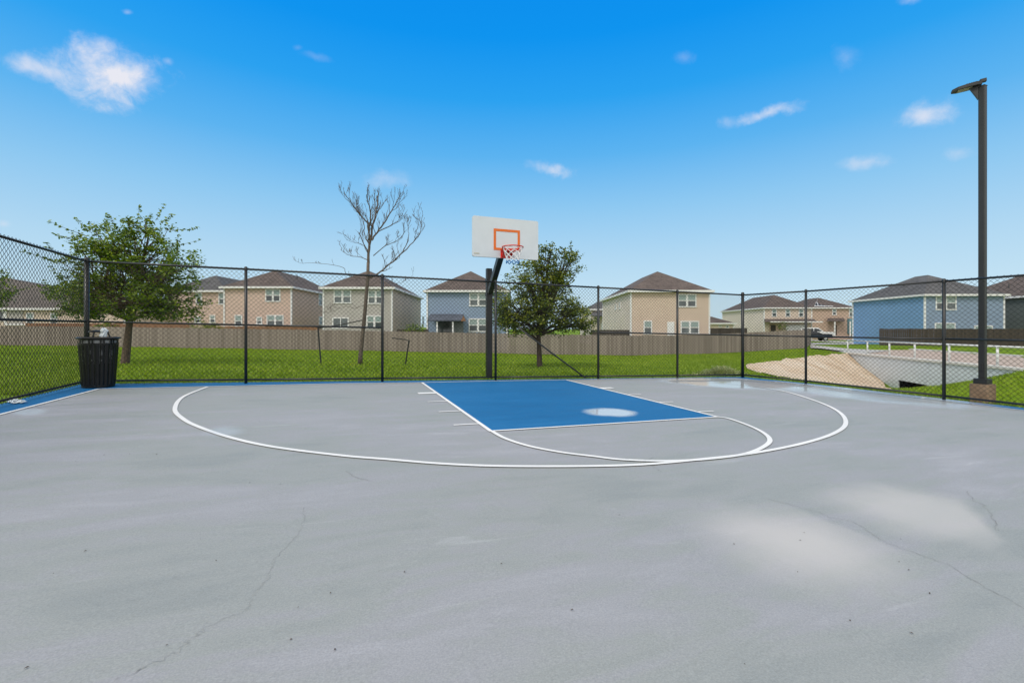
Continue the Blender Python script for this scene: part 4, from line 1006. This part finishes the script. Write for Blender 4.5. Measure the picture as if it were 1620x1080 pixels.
# headwall with two culvert mouths: wall strips around the openings
def headwall():
    t = thing('headwall', ad(road_a(29), 29, -2.6), 'pale concrete culvert headwall carrying the road beyond the right fence', 'retaining wall')
    b = MB(); th = .32; ztop = -.60; zbt = -3.1
    def seg(d0, d1, z0, z1):
        a0, a1 = road_a(d0) - .10, road_a(d1) - .10
        b.hexa([ad(a0, d0, z0), ad(a0 + th, d0, z0), ad(a1 + th, d1, z0), ad(a1, d1, z0), ad(a0, d0, z1), ad(a0 + th, d0, z1), ad(a1 + th, d1, z1), ad(a1, d1, z1)])
    op = [(25.6, 27.6), (28.0, 30.9)]; zt = -2.06
    seg(8, 25.6, zbt, ztop); seg(27.6, 28.0, zbt, zt); seg(30.9, 39.2, zbt, ztop); seg(25.6, 30.9, zt, ztop)
    b.build('wall', M['conc'], t)
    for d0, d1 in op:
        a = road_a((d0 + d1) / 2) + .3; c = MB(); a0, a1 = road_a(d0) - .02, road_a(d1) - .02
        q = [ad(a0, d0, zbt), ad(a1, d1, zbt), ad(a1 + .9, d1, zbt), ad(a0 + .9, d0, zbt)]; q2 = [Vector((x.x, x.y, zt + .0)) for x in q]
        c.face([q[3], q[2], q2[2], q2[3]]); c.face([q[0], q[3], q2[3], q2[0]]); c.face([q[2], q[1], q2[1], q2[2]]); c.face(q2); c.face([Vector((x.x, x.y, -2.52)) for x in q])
        c.build('culvert_mouth', M['darkvoid'], t)  # shallow box coloured near-black to stand for the shade inside
    cp = MB()
    a0, a1 = road_a(8) + .06, road_a(39.2) + .06
    cp.hexa([ad(a0 - .24, 8, ztop), ad(a0 + .24, 8, ztop), ad(a1 + .24, 39.2, ztop), ad(a1 - .24, 39.2, ztop), ad(a0 - .24, 8, ztop + .12), ad(a0 + .24, 8, ztop + .12), ad(a1 + .24, 39.2, ztop + .12), ad(a1 - .24, 39.2, ztop + .12)])
    cp.build('coping', M['coping'], t)
    # wing sloping down in front
    w = MB(); a_ = road_a(33) - .12
    return t
headwall()
def railing():
    dp = [38.2, 35.1, 32.2, 29.4, 26.3, 22.9, 19.6, 16.3]; zt = .50; zb2 = -.48
    t = thing('railing', ad(road_a(38.2), 38.2, zb2), 'white pipe railing along the road on top of the concrete headwall', 'railing')
    for d in dp: MB().tube([ad(road_a(d) + .06, d, zb2 - .02), ad(road_a(d) + .06, d, zt)], .055, 10).build('post', M['galv'], t, True)
    MB().tube([ad(road_a(38.2) + .06, 38.2, zt), ad(road_a(16.3) + .06, 16.3, zt)], .052, 10).build('top_rail', M['galv'], t, True)
railing()

def flat(name, us, d0, d1, m):
    v = []; f = []; n = 14
    for i in range(n + 1):
        d = d0 + (d1 - d0) * i / n
        for j in range(n + 1): a = lat(us[0], d1) + (lat(us[1], d1) - lat(us[0], d1)) * j / n; v.append(tuple(ad(a, d, terr(a, d) + .06)))
    for i in range(n):
        for j in range(n): k0 = i * (n + 1) + j; f.append((k0, k0 + 1, k0 + n + 2, k0 + n + 1))
    o = npmesh(name, v, f, m, n=4); o['kind'] = 'structure'
flat('added_paving', (1236, 1284), 63, 80.9, M['street']); flat('added_paving', (1304, 1345), 63, 85.9, M['street']); flat('street', (1215, 1350), 58, 62.9, M['street'])  # paving added out of view to stop green bounce on the house fronts
# ------------------------------------------------------------------ cars
def car(label, u, d, z, yaw, paint, suv=True):
    c = ad(lat(u, d), d, z); t = thing('parked_car', c, label, 'car', 'cars parked by the houses')
    X = (RT * math.cos(yaw) + FW * math.sin(yaw)); Y = UP.cross(X)
    L = 4.7; W = .93; hh = 1.72 if suv else 1.45
    def q(x, y, zz): return c + X * x + Y * y + UP * zz
    lower = [(-2.3, .42), (-2.35, .75), (-2.25, 1.0), (-1.0, 1.04), (1.0, 1.04), (2.1, .98), (2.3, .80), (2.33, .42)]
    b = MB()
    def extr(b, prof, w0, w1=None):
        n = len(prof); i = len(b.v); w1 = w1 or [w0] * n
        b.v += [q(x, -w, z_) for (x, z_), w in zip(prof, w1)] + [q(x, w, z_) for (x, z_), w in zip(prof, w1)]
        b.f += [tuple(i + j for j in range(n)), tuple(i + 2 * n - 1 - j for j in range(n))] + [(i + j, i + n + j, i + n + (j + 1) % n, i + (j + 1) % n) for j in range(n)]
    extr(b, lower, W, [.86, .92, .93, .93, .93, .93, .90, .86])
    roofp = [(-1.0, 1.035), (-.30, hh - .06), (.1, hh), (1.75, hh - .02), (2.05, hh - .12), (2.22, 1.0)] if suv else [(-1.1, 1.035), (-.3, hh - .03), (.2, hh), (.9, hh - .02), (1.7, 1.05)]
    extr(b, roofp, .72, [.86] + [.70] * (len(roofp) - 2) + [.86])
    b.build('body', paint, t)
    g = MB()
    for sg in (-1, 1):
        for (x0, x1, x2, x3) in (((-.75, .30, .30, -.22), (.40, 1.25, 1.25, .40), (1.35, 2.0, 1.9, 1.35)) if suv else ((-.8, .25, .25, -.2), (.33, 1.25, .85, .33))):
            g.face([q(x0, sg * .865, 1.10), q(x1, sg * .865, 1.10), q(x2, sg * .735, hh - .16), q(x3, sg * .735, hh - .16)])
    xr = 2.225 if suv else 1.62; xt = 2.09 if suv else 1.1
    g.face([q(xr, -.72, 1.10), q(xr, .72, 1.10), q(xt + .03, .6, hh - .18), q(xt + .03, -.6, hh - .18)]); g.face([q(-.98, -.75, 1.08), q(-.98, .75, 1.08), q(-.36, .62, hh - .12), q(-.36, -.62, hh - .12)])
    g.build('windows', M['car_glass'], t)
    for x in (-1.45, 1.40):
        for sg in (-1, 1):
            w = MB().tube([q(x, sg * .72, .34), q(x, sg * .94, .34)], .34, 18).build('wheel', M['tyre'], t); MB().tube([q(x, sg * .90, .34), q(x, sg * .955, .34)], .20, 12).build('rim', M['rimmetal'], w)
    for sg in (-1, 1):
        MB().box(q(2.33, sg * .74, .92), X * .03, Y * .12, UP * .12).build('tail_light', M['tail'], t); MB().box(q(-2.32, sg * .68, .80), X * .03, Y * .16, UP * .08).build('headlight', M['bag'], t)
car('white SUV parked in front of the brown brick house', 1292, 74, .17, 2.5, M['car_white'])
car('dark car parked nearer than the white SUV, beyond the end of the board fence', 1284, 66, -.12, 2.9, M['car_dark'], False)

# ------------------------------------------------------------------ little things on the slab
LEAFM = plain('dry_leaf', (.07, .05, .035), .9, .3, 30)
SPOT = [(205, 718), (165, 720), (248, 719, 1), (410, 667), (78, 661), (120, 730), (317, 853), (342, 887), (135, 872), (85, 907), (530, 1028, 1), (523, 938), (472, 961), (460, 1012), (395, 764), (444, 766), (42, 1057), (264, 1021), (1266, 855), (1272, 843), (1422, 889), (1438, 902), (1471, 939), (1442, 1002), (1345, 982), (1161, 861), (1262, 905), (1579, 839), (1425, 853), (1178, 1051), (792, 703), (1006, 724), (1199, 688), (793, 892), (560, 720), (640, 905), (980, 815), (905, 965)]
for s in SPOT:
    p = G(s[0], s[1], .004); sc = random.uniform(.0025, .0055) * (1.8 if len(s) > 2 else 1) * (1 + .05 * (p - CAM).length); th = random.uniform(0, 6.3); e = Vector((math.cos(th), math.sin(th), 0)); f = Vector((-e.y, e.x, 0)); b = MB()
    pts = [e * sc * 1.3, e * sc * .5 + f * sc * .6 + UP * sc * .4, -e * sc * .6 + f * sc * .5 + UP * sc * .2, -e * sc * 1.4, -e * sc * .5 - f * sc * .5 + UP * sc * .5, e * sc * .6 - f * sc * .5 + UP * sc * .3]
    n = len(pts); mid = UP * sc * .75
    for i in range(n): b.face([p + pts[i], p + pts[(i + 1) % n], p + mid])
    o = b.build('dry_leaf', LEAFM); rebase(o, p); tag(o, 'tiny dark dry leaf fragment lying on the grey court', 'leaf', 'leaf fragments on the court')
def scrap():
    c = G(24, 637, .008); b = MB(); e = (G(40, 638.5) - G(12, 632)); e.normalize(); f = Vector((-e.y, e.x, 0))
    for k, (w, l, o_) in enumerate(((.05, .17, -.02), (.035, .22, .03), (.045, .13, .01))):
        pr = None
        for i in range(8):
            x = (i / 7 - .5) * 2 * l; z = .012 + .03 * abs(math.sin(i * 1.3 + k)); q = (c + e * (x + .03 * k) + f * (o_ + w) + UP * z, c + e * (x + .02) + f * (o_ - w) + UP * (z * .4))
            if pr: b.face([pr[0], pr[1], q[1], q[0]])
            pr = q
    o = b.build('paper_scrap', M['bag']); rebase(o, c); tag(o, 'torn pale paper scrap on the blue strip under the left fence', 'litter')
scrap()

# ------------------------------------------------------------------ sky, sun, camera
SUN_EL, SUN_AZ = 48.0, 238.0        # azimuth of the sun, clockwise from +Y
W = bpy.data.worlds.new('World'); S.world = W; W.use_nodes = True; k = NT(W.node_tree); k.n.clear()
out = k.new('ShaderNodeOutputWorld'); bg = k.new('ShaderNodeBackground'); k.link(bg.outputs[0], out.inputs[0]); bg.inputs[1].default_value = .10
sky = k.new('ShaderNodeTexSky', sky_type='NISHITA', sun_disc=False); sky.sun_elevation = R_(SUN_EL); sky.sun_rotation = R_(SUN_AZ); sky.altitude = 200; sky.air_density = 1.0; sky.dust_density = .6; sky.ozone_density = 2.0
tc = k.new('ShaderNodeTexCoord'); nv = k.new('ShaderNodeVectorMath', operation='NORMALIZE'); k.link(tc.outputs['Generated'], nv.inputs[0]); dirv = nv.outputs[0]
sx = k.new('ShaderNodeSeparateXYZ'); k.link(dirv, sx.inputs[0]); el = k.math('ARCSINE', sx.outputs[2])
def stop(deg, c, g=1.0): return (max(0, (deg + 2) / 92), tuple(x * g for x in s2l(c)))
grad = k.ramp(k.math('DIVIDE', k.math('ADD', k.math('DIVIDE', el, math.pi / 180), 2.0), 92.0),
    [stop(-2, (204, 229, 243)), stop(3, (201, 229, 244)), stop(9, (178, 217, 243)), stop(15, (143, 202, 243)), stop(21, (92, 181, 243)), stop(27, (40, 163, 243)), stop(33, (4, 149, 242)), stop(38, (1, 143, 240)), stop(44, (150, 190, 225)), stop(52, (240, 236, 230), 1.5), stop(90, (240, 236, 230), 1.5)])  # turns pale above the frame, added as neutral top light
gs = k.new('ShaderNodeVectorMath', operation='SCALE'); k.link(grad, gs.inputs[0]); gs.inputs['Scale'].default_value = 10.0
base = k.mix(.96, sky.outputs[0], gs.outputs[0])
# the few small clouds, by direction
wob = k.noise(dirv, 14, 6, .62); wsub = k.new('ShaderNodeVectorMath', operation='SUBTRACT'); k.link(wob.outputs[1], wsub.inputs[0]); wsub.inputs[1].default_value = (.5, .5, .5)
puff = k.noise(dirv, 34, 8, .6, .5)
fb = k.math('MULTIPLY', k.math('SUBTRACT', k.noise(dirv, 20, 9, .66, .3).outputs[0], .5), 1.7)
def dirof(u, v): return (FW + RT * ((u - 810) / FPX) + UP * ((HZ - v) / FPX)).normalized()
# warm white glow round the sun, behind the viewer, added as fill light
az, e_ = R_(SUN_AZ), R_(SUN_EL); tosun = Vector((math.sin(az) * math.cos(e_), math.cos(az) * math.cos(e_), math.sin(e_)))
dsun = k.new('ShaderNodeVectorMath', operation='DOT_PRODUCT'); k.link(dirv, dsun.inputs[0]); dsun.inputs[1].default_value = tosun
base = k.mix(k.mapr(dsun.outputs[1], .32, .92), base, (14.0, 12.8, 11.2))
# sky behind and beside the viewer, whitened as added fill for shaded walls
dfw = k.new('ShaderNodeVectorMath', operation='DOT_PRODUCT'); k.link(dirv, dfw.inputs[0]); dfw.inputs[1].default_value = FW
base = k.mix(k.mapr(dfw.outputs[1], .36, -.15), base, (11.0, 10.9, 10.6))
cm = None
for (u, v, ru, rv, tilt, st, wb) in ((172, 118, 96, 54, -6, 1.15, .9), (60, 108, 80, 24, 18, .75, 1.0), (162, 76, 34, 18, -8, .75, 1.2), (1212, 180, 70, 15, -14, .65, 1.1), (1152, 192, 22, 12, 0, .3, 1), (1464, 183, 58, 26, -4, .80, .9), (1362, 258, 52, 16, -4, .42, 1.0), (1514, 242, 32, 15, 0, .36, 1.0), (873, 269, 50, 13, 8, .62, 1.0), (610, 284, 44, 20, 0, .34, 1.0), (1340, 92, 30, 22, 30, .17, 1.2), (1080, 90, 24, 12, 0, .15, 1), (1440, 1, 26, 10, 0, .35, 1), (5, 353, 18, 9, 0, .4, 1), (201, 19, 12, 6, 0, .3, 1), (265, 97, 12, 8, 0, .3, 1), (500, 90, 30, 8, 10, .12, 1), (470, 76, 10, 6, 0, .1, 1)):
    D = dirof(u, v); e1 = (RT - D * RT.dot(D)).normalized(); e2 = D.cross(e1).normalized(); e2 = e2 if e2.z > 0 else -e2
    sc = D.dot(FW); ca, sa = math.cos(R_(tilt)), math.sin(R_(tilt)); f1 = e1 * ca - e2 * sa; f2 = e1 * sa + e2 * ca
    du = (dirof(u + ru, v) - D).length; dv = (dirof(u, v + rv) - D).length
    sub = k.new('ShaderNodeVectorMath', operation='SUBTRACT'); k.link(dirv, sub.inputs[0]); sub.inputs[1].default_value = D
    add = k.new('ShaderNodeVectorMath', operation='MULTIPLY_ADD'); k.link(wsub.outputs[0], add.inputs[0]); q = 1.0 * wb * (du + dv) / 2; add.inputs[1].default_value = (q, q, q); k.link(sub.outputs[0], add.inputs[2])
    d1 = k.new('ShaderNodeVectorMath', operation='DOT_PRODUCT'); k.link(add.outputs[0], d1.inputs[0]); d1.inputs[1].default_value = f1 / du
    d2 = k.new('ShaderNodeVectorMath', operation='DOT_PRODUCT'); k.link(add.outputs[0], d2.inputs[0]); d2.inputs[1].default_value = f2 / dv
    r2 = k.math('SQRT', k.math('ADD', k.math('MULTIPLY', d1.outputs[1], d1.outputs[1]), k.math('MULTIPLY', d2.outputs[1], d2.outputs[1])))
    m_ = k.math('MULTIPLY', k.mapr(k.math('SUBTRACT', fb, r2), -1.05, .10), st); cm = m_ if cm is None else k.math('MAXIMUM', cm, m_)
cm = k.math('MULTIPLY', cm, k.mapr(puff.outputs[0], .30, .60, .55, 1.0), clamp=True)
cl = tuple(x * 10 for x in s2l((232, 233, 243)))
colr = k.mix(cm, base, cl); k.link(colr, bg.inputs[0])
sd = bpy.data.lights.new('sun', 'SUN'); sd.energy = 1.7; sd.angle = R_(14); sd.color = (1.0, .94, .84)
so = bpy.data.objects.new('sun', sd); COL.objects.link(so); so.location = (0, -20, 40)
so.rotation_euler = tosun.to_track_quat('Z', 'Y').to_euler()
cd = bpy.data.cameras.new('camera'); co = bpy.data.objects.new('camera', cd); COL.objects.link(co); S.camera = co
co.location = CAM; co.rotation_euler = (math.pi / 2, 0, -YAW); cd.sensor_width = 36; cd.lens = FPX / 1620 * 36; cd.shift_y = -(540 - HZ) / 1620; cd.clip_start = .05; cd.clip_end = 5000
S.view_settings.view_transform = 'Standard'; S.view_settings.look = 'None'; S.view_settings.exposure = 0; S.view_settings.gamma = 1
S.cycles.max_bounces = 8; S.cycles.transparent_max_bounces = 8
